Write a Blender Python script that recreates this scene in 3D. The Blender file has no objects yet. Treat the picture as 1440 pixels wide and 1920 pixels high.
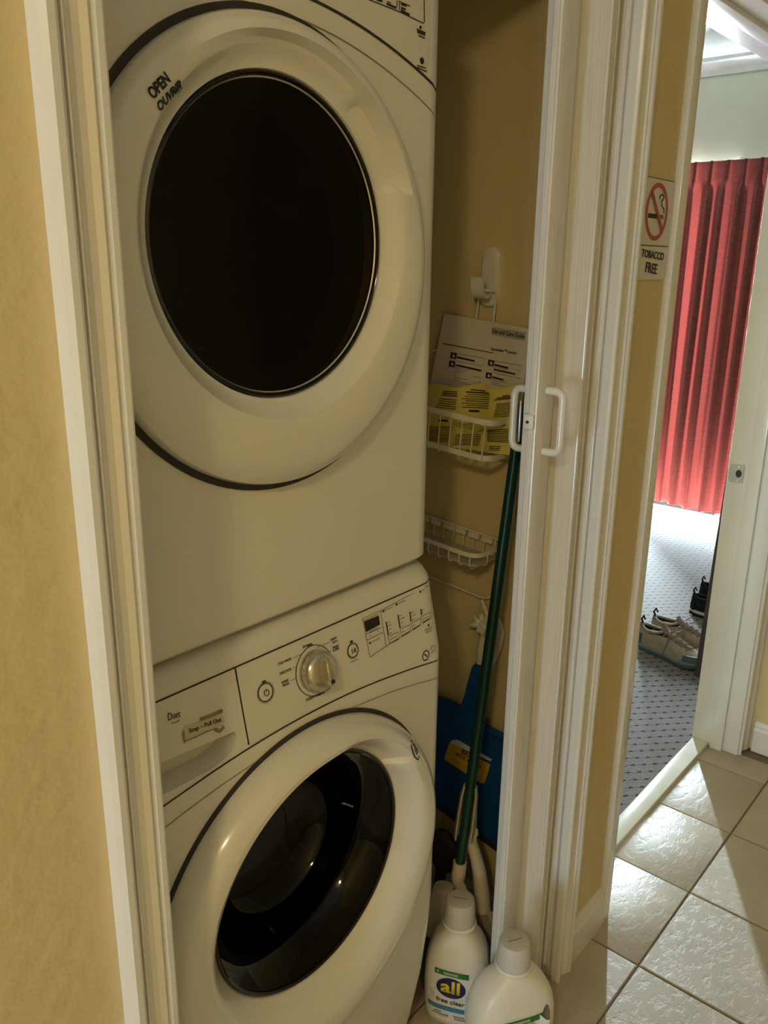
import bpy, bmesh, math, random
from mathutils import Vector, Matrix
from mathutils.bvhtree import BVHTree

random.seed(7)
SC = bpy.context.scene
COL = SC.collection
PI = math.pi

# ------------------------------------------------------------------ camera
EYE = Vector((0.0, 0.0, 1.52))
FPX, YAW, PITCH, ROLL = 1548.22, 0.863385, 0.289357, 0.01275
_fw = Vector((math.sin(YAW) * math.cos(PITCH), math.cos(YAW) * math.cos(PITCH), -math.sin(PITCH)))
_r0 = Vector((math.cos(YAW), -math.sin(YAW), 0))
_u0 = _r0.cross(_fw)
_ri = math.cos(ROLL) * _r0 + math.sin(ROLL) * _u0
_up = -math.sin(ROLL) * _r0 + math.cos(ROLL) * _u0
cam = bpy.data.cameras.new('camera')
cam.sensor_fit = 'VERTICAL'
cam.sensor_height = 36.0
cam.lens = FPX / 1920 * 36.0
cam.clip_start = 0.02
camo = bpy.data.objects.new('camera', cam)
COL.objects.link(camo)
m = Matrix.Identity(4)
for i in range(3):
    m[i][0] = _ri[i]; m[i][1] = _up[i]; m[i][2] = -_fw[i]; m[i][3] = EYE[i]
camo.matrix_world = m
SC.camera = camo

# ------------------------------------------------------------------ world, daylight, exposure
SC.view_settings.view_transform = 'Standard'
SC.view_settings.look = 'None'
SC.view_settings.gamma = 1.0
SC.view_settings.exposure = 0.0
SC.view_settings.use_curve_mapping = False
world = bpy.data.worlds.new('sky'); SC.world = world
world.use_nodes = True
wn = world.node_tree
sky = wn.nodes.new('ShaderNodeTexSky')
sky.sky_type = 'NISHITA'; sky.sun_disc = False
sky.sun_elevation = math.radians(48); sky.sun_rotation = math.radians(90)
wn.links.new(sky.outputs[0], wn.nodes['Background'].inputs[0])
wn.nodes['Background'].inputs[1].default_value = 0.35

def area(name, loc, direction, sx, sy, power, color, spread=180):
    l = bpy.data.lights.new(name, 'AREA'); l.shape = 'RECTANGLE'
    l.size = sx; l.size_y = sy; l.energy = power; l.color = color
    l.spread = math.radians(spread)
    o = bpy.data.objects.new(name, l); COL.objects.link(o)
    o.location = loc
    o.rotation_euler = Vector(direction).to_track_quat('-Z', 'Y').to_euler()
    return o
DAY = (0.70, 0.87, 1.0)
# daylight outside the sliding window behind the drapes: what comes through the slit between the drapes
# (hidden behind the wall corner), under their hems, and the sunlit strip outside that glows through the cloth
area('window_slit_offscreen', (5.26, 2.365, 1.05), (-1, -0.55, 0), 0.05, 2.0, 300.0, DAY)
area('window_hem_daylight', (5.26, 1.60, 0.085), (-1, 0, -0.15), 1.6, 0.12, 150.0, DAY)
area('window_low_daylight', (5.30, 1.64, 0.25), (-1, 0, 0.1), 1.64, 0.40, 60.0, DAY)
# daylight at the left end of the hall: it throws the cool shadows of the door handle and of the bottle to the right
area('window_hall_left_offscreen', (-2.42, 0.24, 0.72), (1, 0.10, 0.0), 0.46, 1.1, 34.0, (0.62, 0.82, 1.0))
LAMP_COLOR = (1.0, 0.75, 0.35)
LAMP_STRENGTH = 124.0

# ------------------------------------------------------------------ pixel helpers (a pixel gives a direction only)
def ray(px, py):
    return (_ri * ((px - 720) / FPX) - _up * ((py - 960) / FPX) + _fw)
def onY(px, py, Y):
    d = ray(px, py); return EYE + d * ((Y - EYE.y) / d.y)
def onX(px, py, X):
    d = ray(px, py); return EYE + d * ((X - EYE.x) / d.x)
def onZ(px, py, Z=0.0):
    d = ray(px, py); return EYE + d * ((Z - EYE.z) / d.z)

# ------------------------------------------------------------------ materials
MATS = {}
def mat(name, color, rough=0.5, metal=0.0, var=0.06, vscale=6.0, bump=0.0, bscale=60.0, coat=0.0, spec=0.5, sheen=0.0, trans=0.0):
    if name in MATS: return MATS[name]
    M = bpy.data.materials.new(name); M.use_nodes = True
    nt = M.node_tree; b = nt.nodes['Principled BSDF']
    b.inputs['Roughness'].default_value = rough
    b.inputs['Metallic'].default_value = metal
    b.inputs['Specular IOR Level'].default_value = spec
    b.inputs['Coat Weight'].default_value = coat
    b.inputs['Sheen Weight'].default_value = sheen
    tc = nt.nodes.new('ShaderNodeTexCoord')
    n = nt.nodes.new('ShaderNodeTexNoise'); n.inputs['Scale'].default_value = vscale; n.inputs['Detail'].default_value = 4
    nt.links.new(tc.outputs['Object'], n.inputs['Vector'])
    r = nt.nodes.new('ShaderNodeValToRGB')
    r.color_ramp.elements[0].position = 0.3; r.color_ramp.elements[1].position = 0.7
    lo = [max(0, c * (1 - var)) for c in color]; hi = [min(1, c * (1 + var)) for c in color]
    r.color_ramp.elements[0].color = (*lo, 1); r.color_ramp.elements[1].color = (*hi, 1)
    nt.links.new(n.outputs['Fac'], r.inputs['Fac'])
    nt.links.new(r.outputs['Color'], b.inputs['Base Color'])
    if bump:
        n2 = nt.nodes.new('ShaderNodeTexNoise'); n2.inputs['Scale'].default_value = bscale; n2.inputs['Detail'].default_value = 3
        nt.links.new(tc.outputs['Object'], n2.inputs['Vector'])
        bp = nt.nodes.new('ShaderNodeBump'); bp.inputs['Strength'].default_value = bump; bp.inputs['Distance'].default_value = 0.01
        nt.links.new(n2.outputs['Fac'], bp.inputs['Height'])
        nt.links.new(bp.outputs['Normal'], b.inputs['Normal'])
    MATS[name] = M
    return M
def nodes_of(M): return M.node_tree, M.node_tree.nodes['Principled BSDF']

M_wall = mat('wall_paint', (0.70, 0.575, 0.31), 0.6, var=0.03, vscale=3, bump=0.22, bscale=42)
M_bedwall = mat('bedroom_paint', (0.66, 0.65, 0.50), 0.7, var=0.03, bump=0.14, bscale=60)
M_ceil = mat('ceiling_paint', (0.80, 0.80, 0.76), 0.8, var=0.03, bump=0.2, bscale=70)
M_trim = mat('trim_paint', (0.80, 0.785, 0.74), 0.18, var=0.03, bump=0.015, bscale=90, coat=0.3)
M_appl = mat('appliance_enamel', (0.80, 0.79, 0.74), 0.24, var=0.015, coat=0.3)
M_applp = mat('appliance_plastic', (0.78, 0.77, 0.71), 0.34, var=0.015)
M_door = mat('door_plastic', (0.81, 0.80, 0.75), 0.2, var=0.015, coat=0.4)
M_black = mat('black_print', (0.02, 0.018, 0.015), 0.6, var=0.1)
M_grey = mat('grey_print', (0.30, 0.27, 0.2), 0.6, var=0.1)
M_rubber_gap = mat('dark_rubber_and_gap_shade', (0.03, 0.028, 0.024), 0.55, var=0.15)  # rubber parts, and the painted shade of the door gaps
M_drum = mat('drum_steel', (0.30, 0.29, 0.27), 0.28, metal=1.0, var=0.1)
M_drumd = mat('dryer_drum', (0.20, 0.17, 0.13), 0.45, metal=0.3, var=0.1)
M_silver = mat('satin_silver', (0.62, 0.59, 0.50), 0.22, metal=0.85, var=0.05)
M_chrome = mat('brushed_steel', (0.65, 0.65, 0.64), 0.3, metal=1.0, var=0.08)
M_lcd = mat('lcd_black', (0.008, 0.008, 0.01), 0.12, var=0.1)
M_wire = mat('white_wire_coating', (0.80, 0.77, 0.68), 0.35, var=0.03)
M_hook = mat('hook_plastic', (0.80, 0.77, 0.70), 0.3, var=0.03)
M_paper = mat('booklet_paper', (0.70, 0.64, 0.56), 0.8, var=0.03)
M_yellow = mat('yellow_paper', (0.78, 0.66, 0.16), 0.8, var=0.06)
M_green = mat('green_enamel', (0.004, 0.045, 0.028), 0.25, var=0.1)
M_beige = mat('beige_plastic', (0.68, 0.60, 0.47), 0.35, var=0.05)
M_brown = mat('dark_brown_plastic', (0.055, 0.03, 0.02), 0.5, var=0.2)
M_blue = mat('blue_plastic', (0.005, 0.07, 0.26), 0.38, var=0.08)
M_label_y = mat('label_yellow', (0.66, 0.40, 0.03), 0.5, var=0.1)
M_label_w = mat('label_white', (0.62, 0.66, 0.66), 0.5, var=0.05)
M_bag = mat('white_bag_film', (0.78, 0.75, 0.66), 0.4, var=0.08)
M_bottle = mat('bottle_hdpe', (0.83, 0.80, 0.70), 0.33, var=0.02)
M_cap = mat('cap_translucent', (0.60, 0.59, 0.53), 0.4, var=0.03)
M_lab = mat('bottle_label', (0.80, 0.80, 0.76), 0.35, var=0.02)
M_navy = mat('logo_navy', (0.008, 0.012, 0.12), 0.4, var=0.05)
M_ylw = mat('logo_yellow', (0.85, 0.68, 0.04), 0.4, var=0.03)
M_lgreen = mat('label_green', (0.03, 0.17, 0.03), 0.4, var=0.05)
M_lblue = mat('label_blue', (0.05, 0.25, 0.45), 0.4, var=0.08)
M_red = mat('sign_red', (0.45, 0.05, 0.04), 0.4, var=0.05)
M_sign = mat('sign_white', (0.72, 0.68, 0.64), 0.35, var=0.02)
M_marble = mat('threshold_marble', (0.80, 0.78, 0.66), 0.18, var=0.05, vscale=14)
M_dwood = mat('dark_wood', (0.055, 0.042, 0.034), 0.45, var=0.25, vscale=20)
M_dirt = mat('sticker_residue', (0.30, 0.23, 0.12), 0.8, var=0.4, vscale=90)
M_sh_tan = mat('shoe_suede_tan', (0.27, 0.22, 0.155), 0.85, var=0.12, vscale=40)
M_sh_grey = mat('shoe_rubber_grey', (0.16, 0.19, 0.19), 0.6, var=0.1)
M_sh_teal = mat('shoe_teal', (0.045, 0.075, 0.09), 0.6, var=0.1)
M_sh_dark = mat('shoe_dark', (0.012, 0.012, 0.016), 0.9, var=0.2, spec=0.15)
M_sh_brown = mat('shoe_brown', (0.17, 0.10, 0.075), 0.85, var=0.2, vscale=40)
M_sh_mid = mat('shoe_midsole', (0.48, 0.47, 0.44), 0.7, var=0.05)
M_lace = mat('shoe_lace', (0.16, 0.12, 0.08), 0.9, var=0.2)

# wood-grain vinyl of the accordion door
M_vinyl = mat('woodgrain_vinyl', (0.74, 0.71, 0.66), 0.2, var=0.02, coat=0.2)
def _grain():
    nt, b = nodes_of(M_vinyl)
    tc = nt.nodes.new('ShaderNodeTexCoord'); mp = nt.nodes.new('ShaderNodeMapping')
    mp.inputs['Scale'].default_value = (520, 520, 7)
    nt.links.new(tc.outputs['Object'], mp.inputs['Vector'])
    n = nt.nodes.new('ShaderNodeTexNoise'); n.inputs['Scale'].default_value = 1.0; n.inputs['Detail'].default_value = 3
    nt.links.new(mp.outputs[0], n.inputs['Vector'])
    r = nt.nodes.new('ShaderNodeValToRGB')
    r.color_ramp.elements[0].color = (0.70, 0.675, 0.635, 1); r.color_ramp.elements[1].color = (0.80, 0.78, 0.745, 1)
    r.color_ramp.elements[0].position = 0.35; r.color_ramp.elements[1].position = 0.65
    nt.links.new(n.outputs['Fac'], r.inputs['Fac']); nt.links.new(r.outputs['Color'], b.inputs['Base Color'])
_grain()

# ceramic tile: mottled, slightly pitted and glossy
M_tile = mat('ceramic_tile', (0.50, 0.43, 0.32), 0.42, var=0.12, vscale=5)
def _tile():
    nt, b = nodes_of(M_tile)
    tc = nt.nodes.new('ShaderNodeTexCoord')
    mp = nt.nodes.new('ShaderNodeMapping'); mp.inputs['Scale'].default_value = (1.0, 1.6, 1)
    nt.links.new(tc.outputs['Object'], mp.inputs['Vector'])
    n = nt.nodes.new('ShaderNodeTexNoise'); n.inputs['Scale'].default_value = 28; n.inputs['Detail'].default_value = 6; n.inputs['Roughness'].default_value = 0.62
    nt.links.new(mp.outputs[0], n.inputs['Vector'])
    r = nt.nodes.new('ShaderNodeValToRGB'); r.color_ramp.elements[0].position = 0.32; r.color_ramp.elements[1].position = 0.5
    nt.links.new(n.outputs['Fac'], r.inputs['Fac'])
    bp = nt.nodes.new('ShaderNodeBump'); bp.inputs['Strength'].default_value = 0.16; bp.inputs['Distance'].default_value = 0.01
    nt.links.new(r.outputs['Color'], bp.inputs['Height']); nt.links.new(bp.outputs['Normal'], b.inputs['Normal'])
_tile()
M_grout = mat('grout', (0.22, 0.17, 0.11), 0.85, var=0.15, vscale=30)

# loop carpet with small dark dashes in staggered rows
M_carpet = mat('loop_carpet', (0.40, 0.38, 0.36), 0.95, var=0.1)
def _carpet():
    nt, b = nodes_of(M_carpet)
    L = nt.links.new
    tc = nt.nodes.new('ShaderNodeTexCoord'); mp = nt.nodes.new('ShaderNodeMapping')
    mp.inputs['Rotation'].default_value = (0, 0, math.radians(52))
    mp.inputs['Scale'].default_value = (1 / 0.044, 1 / 0.032, 1)
    L(tc.outputs['Object'], mp.inputs['Vector'])
    sx = nt.nodes.new('ShaderNodeSeparateXYZ'); L(mp.outputs[0], sx.inputs[0])
    def mth(op, a, b_=None, c=None):
        n = nt.nodes.new('ShaderNodeMath'); n.operation = op
        for i, v in enumerate((a, b_, c)):
            if v is None: continue
            if isinstance(v, (int, float)): n.inputs[i].default_value = v
            else: L(v, n.inputs[i])
        return n.outputs[0]
    row = mth('FLOOR', sx.outputs[1])
    off = mth('MULTIPLY', mth('MODULO', row, 2.0), 0.5)
    u = mth('FRACT', mth('ADD', sx.outputs[0], mth('ABSOLUTE', off)))
    v = mth('FRACT', sx.outputs[1])
    du = mth('ABSOLUTE', mth('SUBTRACT', u, 0.5)); dv = mth('ABSOLUTE', mth('SUBTRACT', v, 0.5))
    d = mth('ADD', mth('POWER', mth('DIVIDE', du, 0.20), 2.0), mth('POWER', mth('DIVIDE', dv, 0.13), 2.0))
    dash = nt.nodes.new('ShaderNodeMapRange'); dash.inputs[1].default_value = 0.6; dash.inputs[2].default_value = 1.2
    L(d, dash.inputs[0])
    n = nt.nodes.new('ShaderNodeTexNoise'); n.inputs['Scale'].default_value = 180; n.inputs['Detail'].default_value = 3
    L(tc.outputs['Object'], n.inputs['Vector'])
    r = nt.nodes.new('ShaderNodeValToRGB'); r.color_ramp.elements[0].color = (0.12, 0.102, 0.088, 1); r.color_ramp.elements[1].color = (0.25, 0.22, 0.19, 1)
    L(n.outputs['Fac'], r.inputs['Fac'])
    mx = nt.nodes.new('ShaderNodeMixRGB'); mx.inputs[1].default_value = (0.018, 0.015, 0.014, 1)
    row_g = nt.nodes.new('ShaderNodeMapRange'); row_g.inputs[1].default_value = 0.03; row_g.inputs[2].default_value = 0.10; row_g.inputs[3].default_value = 0.62; row_g.inputs[4].default_value = 1.0
    L(dv, row_g.inputs[0])
    L(mth('MULTIPLY', dash.outputs[0], row_g.outputs[0]), mx.inputs[0]); L(r.outputs['Color'], mx.inputs[2]); L(mx.outputs[0], b.inputs['Base Color'])
    h = mth('ADD', mth('MULTIPLY', dash.outputs[0], 0.7), mth('MULTIPLY', n.outputs['Fac'], 0.6))
    bp = nt.nodes.new('ShaderNodeBump'); bp.inputs['Strength'].default_value = 0.9; bp.inputs['Distance'].default_value = 0.006
    L(h, bp.inputs['Height']); L(bp.outputs['Normal'], b.inputs['Normal'])
_carpet()

# red drape: slub weave, lets some daylight through
M_curtain = bpy.data.materials.new('red_drape')
def _curtain():
    M_curtain.use_nodes = True
    nt = M_curtain.node_tree; b = nt.nodes['Principled BSDF']; L = nt.links.new
    b.inputs['Roughness'].default_value = 0.75; b.inputs['Sheen Weight'].default_value = 0.2
    tc = nt.nodes.new('ShaderNodeTexCoord'); mp = nt.nodes.new('ShaderNodeMapping'); mp.inputs['Scale'].default_value = (10, 26, 260)
    L(tc.outputs['Object'], mp.inputs['Vector'])
    n = nt.nodes.new('ShaderNodeTexNoise'); n.inputs['Scale'].default_value = 1.0; n.inputs['Detail'].default_value = 4
    L(mp.outputs[0], n.inputs['Vector'])
    r = nt.nodes.new('ShaderNodeValToRGB')
    r.color_ramp.elements[0].position = 0.3; r.color_ramp.elements[0].color = (0.095, 0.021, 0.016, 1)
    r.color_ramp.elements[1].position = 0.72; r.color_ramp.elements[1].color = (0.26, 0.062, 0.044, 1)
    L(n.outputs['Fac'], r.inputs['Fac']); L(r.outputs['Color'], b.inputs['Base Color'])
    bp = nt.nodes.new('ShaderNodeBump'); bp.inputs['Strength'].default_value = 0.5; bp.inputs['Distance'].default_value = 0.004
    L(n.outputs['Fac'], bp.inputs['Height']); L(bp.outputs['Normal'], b.inputs['Normal'])
    t = nt.nodes.new('ShaderNodeBsdfTranslucent'); t.inputs['Color'].default_value = (0.55, 0.09, 0.07, 1)
    mx = nt.nodes.new('ShaderNodeMixShader'); mx.inputs[0].default_value = 0.05
    L(b.outputs[0], mx.inputs[1]); L(t.outputs[0], mx.inputs[2]); L(mx.outputs[0], nt.nodes['Material Output'].inputs['Surface'])
_curtain()
MATS['red_drape'] = M_curtain

# tinted glass: transparent body + fresnel gloss
def glass(name, tint, rough=0.03, ior=1.5, gloss=None):
    M = bpy.data.materials.new(name); M.use_nodes = True
    nt = M.node_tree; nt.nodes.remove(nt.nodes['Principled BSDF']); L = nt.links.new
    tr = nt.nodes.new('ShaderNodeBsdfTransparent'); tr.inputs[0].default_value = (*tint, 1)
    g = nt.nodes.new('ShaderNodeBsdfGlossy'); g.inputs['Roughness'].default_value = rough
    f = nt.nodes.new('ShaderNodeFresnel'); f.inputs['IOR'].default_value = ior
    mx = nt.nodes.new('ShaderNodeMixShader')
    if gloss is None: L(f.outputs[0], mx.inputs[0])
    else: mx.inputs[0].default_value = gloss
    L(tr.outputs[0], mx.inputs[1]); L(g.outputs[0], mx.inputs[2])
    L(mx.outputs[0], nt.nodes['Material Output'].inputs['Surface'])
    MATS[name] = M
    return M
M_glass_d = glass('dryer_glass', (0.20, 0.17, 0.12), 0.09, 1.28)
M_glass_w = glass('washer_glass', (0.13, 0.105, 0.075), 0.03, 1.38)
M_pane = glass('window_glass', (0.96, 0.97, 0.965), 0.0, gloss=0.04)
M_lampglow = bpy.data.materials.new('lamp_glow'); M_lampglow.use_nodes = True
def _lg():
    nt = M_lampglow.node_tree; nt.nodes.remove(nt.nodes['Principled BSDF'])
    e = nt.nodes.new('ShaderNodeEmission'); e.inputs[0].default_value = (*LAMP_COLOR, 1); e.inputs[1].default_value = LAMP_STRENGTH
    nt.links.new(e.outputs[0], nt.nodes['Material Output'].inputs['Surface'])
_lg()

# ------------------------------------------------------------------ mesh helpers
def tag(o, label=None, cat=None, group=None, kind=None):
    if label: o['label'] = label
    if cat: o['category'] = cat
    if group: o['group'] = group
    if kind: o['kind'] = kind
    return o
def link(name, me, material=None, parent=None, smooth=None):
    o = bpy.data.objects.new(name, me); COL.objects.link(o)
    if material is not None and not me.materials: me.materials.append(material)
    if smooth is not None and len(me.polygons):
        me.polygons.foreach_set('use_smooth', [True] * len(me.polygons))
        me.set_sharp_from_angle(angle=math.radians(smooth))
    if parent is not None:
        o.parent = parent
        o.matrix_parent_inverse = world_of(parent).inverted()
    return o
def world_of(o):
    w = o.matrix_basis.copy()
    if o.parent: w = world_of(o.parent) @ o.matrix_parent_inverse @ w
    return w
def mk(name, verts, faces, material=None, parent=None, smooth=None):
    me = bpy.data.meshes.new(name)
    me.from_pydata([tuple(v) for v in verts], [], faces); me.update()
    bm = bmesh.new(); bm.from_mesh(me); bmesh.ops.recalc_face_normals(bm, faces=bm.faces[:]); bm.to_mesh(me); bm.free()
    return link(name, me, material, parent, smooth)
def empty(name, loc=(0, 0, 0), label=None, cat=None, group=None):
    o = bpy.data.objects.new(name, None); COL.objects.link(o)
    o.location = loc; o.empty_display_size = 0.05
    return tag(o, label, cat, group)
def from_bm(name, bm, material=None, parent=None, smooth=None):
    bmesh.ops.recalc_face_normals(bm, faces=bm.faces[:])
    me = bpy.data.meshes.new(name); bm.to_mesh(me); bm.free()
    return link(name, me, material, parent, smooth)
def bm_box(bm, a, b):
    x0, y0, z0 = a; x1, y1, z1 = b
    v = [bm.verts.new(p) for p in ((x0, y0, z0), (x1, y0, z0), (x1, y1, z0), (x0, y1, z0), (x0, y0, z1), (x1, y0, z1), (x1, y1, z1), (x0, y1, z1))]
    for f in ((0, 3, 2, 1), (4, 5, 6, 7), (0, 1, 5, 4), (1, 2, 6, 5), (2, 3, 7, 6), (3, 0, 4, 7)): bm.faces.new([v[i] for i in f])
    return v
def box(name, a, b, material, parent=None, bevel=0.0, seg=2):
    bm = bmesh.new(); bm_box(bm, a, b)
    if bevel: bmesh.ops.bevel(bm, geom=bm.edges[:], offset=bevel, segments=seg, affect='EDGES', profile=0.5)
    return from_bm(name, bm, material, parent, 35 if bevel else None)
def struct(name, a, b, material, bevel=0.0):
    return tag(box(name, a, b, material, None, bevel), kind='structure')
def loft(name, rings, material, parent=None, smooth=40, caps=True, closed=True):
    n = len(rings[0]); V = [p for r in rings for p in r]; F = []
    for i in range(len(rings) - 1):
        for j in range(n if closed else n - 1):
            k = (j + 1) % n
            F.append((i * n + j, i * n + k, (i + 1) * n + k, (i + 1) * n + j))
    if caps:
        F.append(tuple(range(n))[::-1]); F.append(tuple((len(rings) - 1) * n + j for j in range(n)))
    return mk(name, V, F, material, parent, smooth)
def tube_rings(pts, r, seg=8, closed=False):
    pts = [Vector(p) for p in pts]; rings = []; up = None; n = len(pts)
    for i, p in enumerate(pts):
        a = pts[i - 1] if (i or closed) else p; b = pts[(i + 1) % n] if (i < n - 1 or closed) else p
        t = (b - a).normalized()
        if up is None:
            up = Vector((0, 0, 1)) if abs(t.z) < 0.9 else Vector((1, 0, 0))
        u = (up - t * up.dot(t))
        u = u.normalized() if u.length > 1e-6 else t.orthogonal().normalized()
        up = u; w = t.cross(u)
        rr = r[i] if isinstance(r, (list, tuple)) else r
        rings.append([p + (u * math.cos(2 * PI * k / seg) + w * math.sin(2 * PI * k / seg)) * rr for k in range(seg)])
    return rings
def tube(name, pts, r, material, parent=None, seg=8, closed=False):
    rings = tube_rings(pts, r, seg, closed)
    if closed: rings.append(rings[0])
    return loft(name, rings, material, parent, 60, caps=not closed)
def bez(p0, p1, p2, p3, n=10):
    p0, p1, p2, p3 = map(Vector, (p0, p1, p2, p3)); o = []
    for i in range(n + 1):
        t = i / n; o.append(p0 * (1 - t) ** 3 + p1 * 3 * t * (1 - t) ** 2 + p2 * 3 * t * t * (1 - t) + p3 * t ** 3)
    return o
def rounded(pts, r, n=5):
    """polyline with its inner corners rounded"""
    pts = [Vector(p) for p in pts]; o = [pts[0]]
    for i in range(1, len(pts) - 1):
        p = pts[i]; a = (pts[i - 1] - p); b = (pts[i + 1] - p)
        rr = min(r, a.length * 0.49, b.length * 0.49)
        pa = p + a.normalized() * rr; pb = p + b.normalized() * rr
        for k in range(n + 1):
            t = k / n; o.append(pa * (1 - t) ** 2 + p * 2 * t * (1 - t) + pb * t * t)
    o.append(pts[-1]); return o
def lathe(name, prof, origin, axis_u, axis_v, axis_n, material, parent=None, seg=48, smooth=35, face=None):
    """prof: (radius, height along axis_n)"""
    O = Vector(origin); U = Vector(axis_u); W = Vector(axis_v); N = Vector(axis_n); V = []; F = []
    idx = []
    for r, h in prof:
        if r < 1e-6: idx.append([len(V)] * seg); V.append(O + N * h)
        else:
            idx.append(list(range(len(V), len(V) + seg)))
            V += [O + N * h + (U * math.cos(2 * PI * k / seg) + W * math.sin(2 * PI * k / seg)) * r for k in range(seg)]
    for i in range(len(prof) - 1):
        for k in range(seg):
            j = (k + 1) % seg
            q = [idx[i][k], idx[i][j], idx[i + 1][j], idx[i + 1][k]]; qq = []
            for e in q:
                if e not in qq: qq.append(e)
            if len(qq) > 2: F.append(tuple(qq))
    o = mk(name, V, F, material, parent, smooth)
    if face is not None and sum(p.normal.dot(Vector(face)) * p.area for p in o.data.polygons) < 0:
        o.data.flip_normals()
    return o
def extrude_poly(name, poly, d, material, parent=None, bevel=0.0):
    """closed 3-D polygon swept along vector d"""
    n = len(poly); d = Vector(d); V = [Vector(p) for p in poly] + [Vector(p) + d for p in poly]
    F = [tuple(range(n)), tuple(range(n, 2 * n))[::-1]] + [(i, i + n, (i + 1) % n + n, (i + 1) % n) for i in range(n)]
    o = mk(name, V, F, material, parent, None)
    if bevel:
        bm = bmesh.new(); bm.from_mesh(o.data); bmesh.ops.bevel(bm, geom=bm.edges[:], offset=bevel, segments=2, affect='EDGES'); bm.to_mesh(o.data); bm.free()
    return o
def apply_bool(o, cutters):
    for c in cutters:
        md = o.modifiers.new('cut', 'BOOLEAN'); md.operation = 'DIFFERENCE'; md.solver = 'EXACT'; md.object = c
    bpy.context.view_layer.update()
    dg = bpy.context.evaluated_depsgraph_get()
    me = bpy.data.meshes.new_from_object(o.evaluated_get(dg))
    o.modifiers.clear(); old = o.data; o.data = me; bpy.data.meshes.remove(old)
    for c in cutters:
        md = c.data; bpy.data.objects.remove(c); bpy.data.meshes.remove(md)
    me.polygons.foreach_set('use_smooth', [True] * len(me.polygons)); me.set_sharp_from_angle(angle=math.radians(28))
    return o

# surfaces that printing is laid on
class Plane:
    def __init__(s, p, n): s.p = Vector(p); s.n = Vector(n).normalized()
    def hit(s, px, py):
        d = ray(px, py); return EYE + d * ((s.p - EYE).dot(s.n) / d.dot(s.n))
    def near(s, q): return q - s.n * (q - s.p).dot(s.n)
    def normal(s, q): return s.n
class Skin:
    def __init__(s, o, axis=(0, 1, 0)):
        w = world_of(o)
        s.b = BVHTree.FromPolygons([w @ v.co for v in o.data.vertices], [tuple(p.vertices) for p in o.data.polygons]); s.axis = Vector(axis)
    def hit(s, px, py):
        h = s.b.ray_cast(EYE, ray(px, py).normalized()); return h[0]
    def near(s, q):
        h = s.b.ray_cast(q - s.axis * 0.3, s.axis)
        return h[0] if h[0] is not None else q
    def normal(s, q):
        h = s.b.ray_cast(q - s.axis * 0.3, s.axis)
        return -s.axis if h[0] is None else (h[1] if h[1].dot(s.axis) < 0 else -h[1])
def text(name, s, surf, p0, p1, material, parent, off=0.0006, hs=1.0, bold=0.0, thick=0.0004, pix=True, shear=0.0):
    """lettering whose baseline runs from p0 to p1 (pixels or points) on a surface; hs stretches the height"""
    a = surf.hit(*p0) if pix else Vector(p0); b = surf.hit(*p1) if pix else Vector(p1)
    if a is None or b is None: return None
    cu = bpy.data.curves.new(name, 'FONT'); cu.body = s; cu.offset = bold; cu.shear = shear; cu.resolution_u = 3
    to = bpy.data.objects.new(name, cu); COL.objects.link(to)
    bpy.context.view_layer.update()
    me = bpy.data.meshes.new_from_object(to.evaluated_get(bpy.context.evaluated_depsgraph_get()))
    bpy.data.objects.remove(to); bpy.data.curves.remove(cu)
    xs = [v.co.x for v in me.vertices]
    if not xs: return None
    x0, x1 = min(xs), max(xs); k = (b - a).length / max(x1 - x0, 1e-6)
    n = surf.normal((a + b) / 2); u = (b - a).normalized(); v = n.cross(u).normalized()
    me.materials.clear()
    bm = bmesh.new(); bm.from_mesh(me); bmesh.ops.remove_doubles(bm, verts=bm.verts[:], dist=1e-5)
    for vt in bm.verts:
        q = a + u * ((vt.co.x - x0) * k) + v * (vt.co.y * k * hs)
        q = surf.near(q); vt.co = q + n * off
    r = bmesh.ops.extrude_face_region(bm, geom=bm.faces[:])
    for e in r['geom']:
        if isinstance(e, bmesh.types.BMVert): e.co += n * thick
    return from_bm(name, bm, material, parent)
def ribbon(name, pts, w, surf, material, parent, pix=True, closed=False, off=0.0004, thick=0.0006, sub=1):
    """a thin raised or inlaid line along points on a surface"""
    P = [surf.hit(*p) if pix else surf.near(Vector(p)) for p in pts]
    P = [p for p in P if p is not None]
    if sub > 1:
        Q = []
        for i in range(len(P) - (0 if closed else 1)):
            a = P[i]; b = P[(i + 1) % len(P)]
            Q += [surf.near(a.lerp(b, k / sub)) for k in range(sub)]
        if not closed: Q.append(P[-1])
        P = Q
    n = len(P)
    if n < 2: return None
    V = []; F = []
    for i, p in enumerate(P):
        a = P[i - 1] if (i or closed) else p; b = P[(i + 1) % n] if (i < n - 1 or closed) else p
        t = (b - a).normalized(); nn = surf.normal(p); s = nn.cross(t).normalized() * (w / 2)
        V += [p - s + nn * off, p + s + nn * off, p + s + nn * (off + thick), p - s + nn * (off + thick)]
    for i in range(n if closed else n - 1):
        j = (i + 1) % n
        for k in range(4): F.append((i * 4 + k, i * 4 + (k + 1) % 4, j * 4 + (k + 1) % 4, j * 4 + k))
    if not closed: F += [(0, 1, 2, 3), ((n - 1) * 4 + 3, (n - 1) * 4 + 2, (n - 1) * 4 + 1, (n - 1) * 4)]
    return mk(name, V, F, material, parent)
def decal(name, pts, surf, material, parent, pix=True, off=0.0004, thick=0.0006):
    P = [surf.hit(*p) if pix else surf.near(Vector(p)) for p in pts]
    nn = surf.normal(sum(P, Vector()) / len(P))
    return extrude_poly(name, [p + nn * off for p in P], nn * thick, material, parent)
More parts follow.
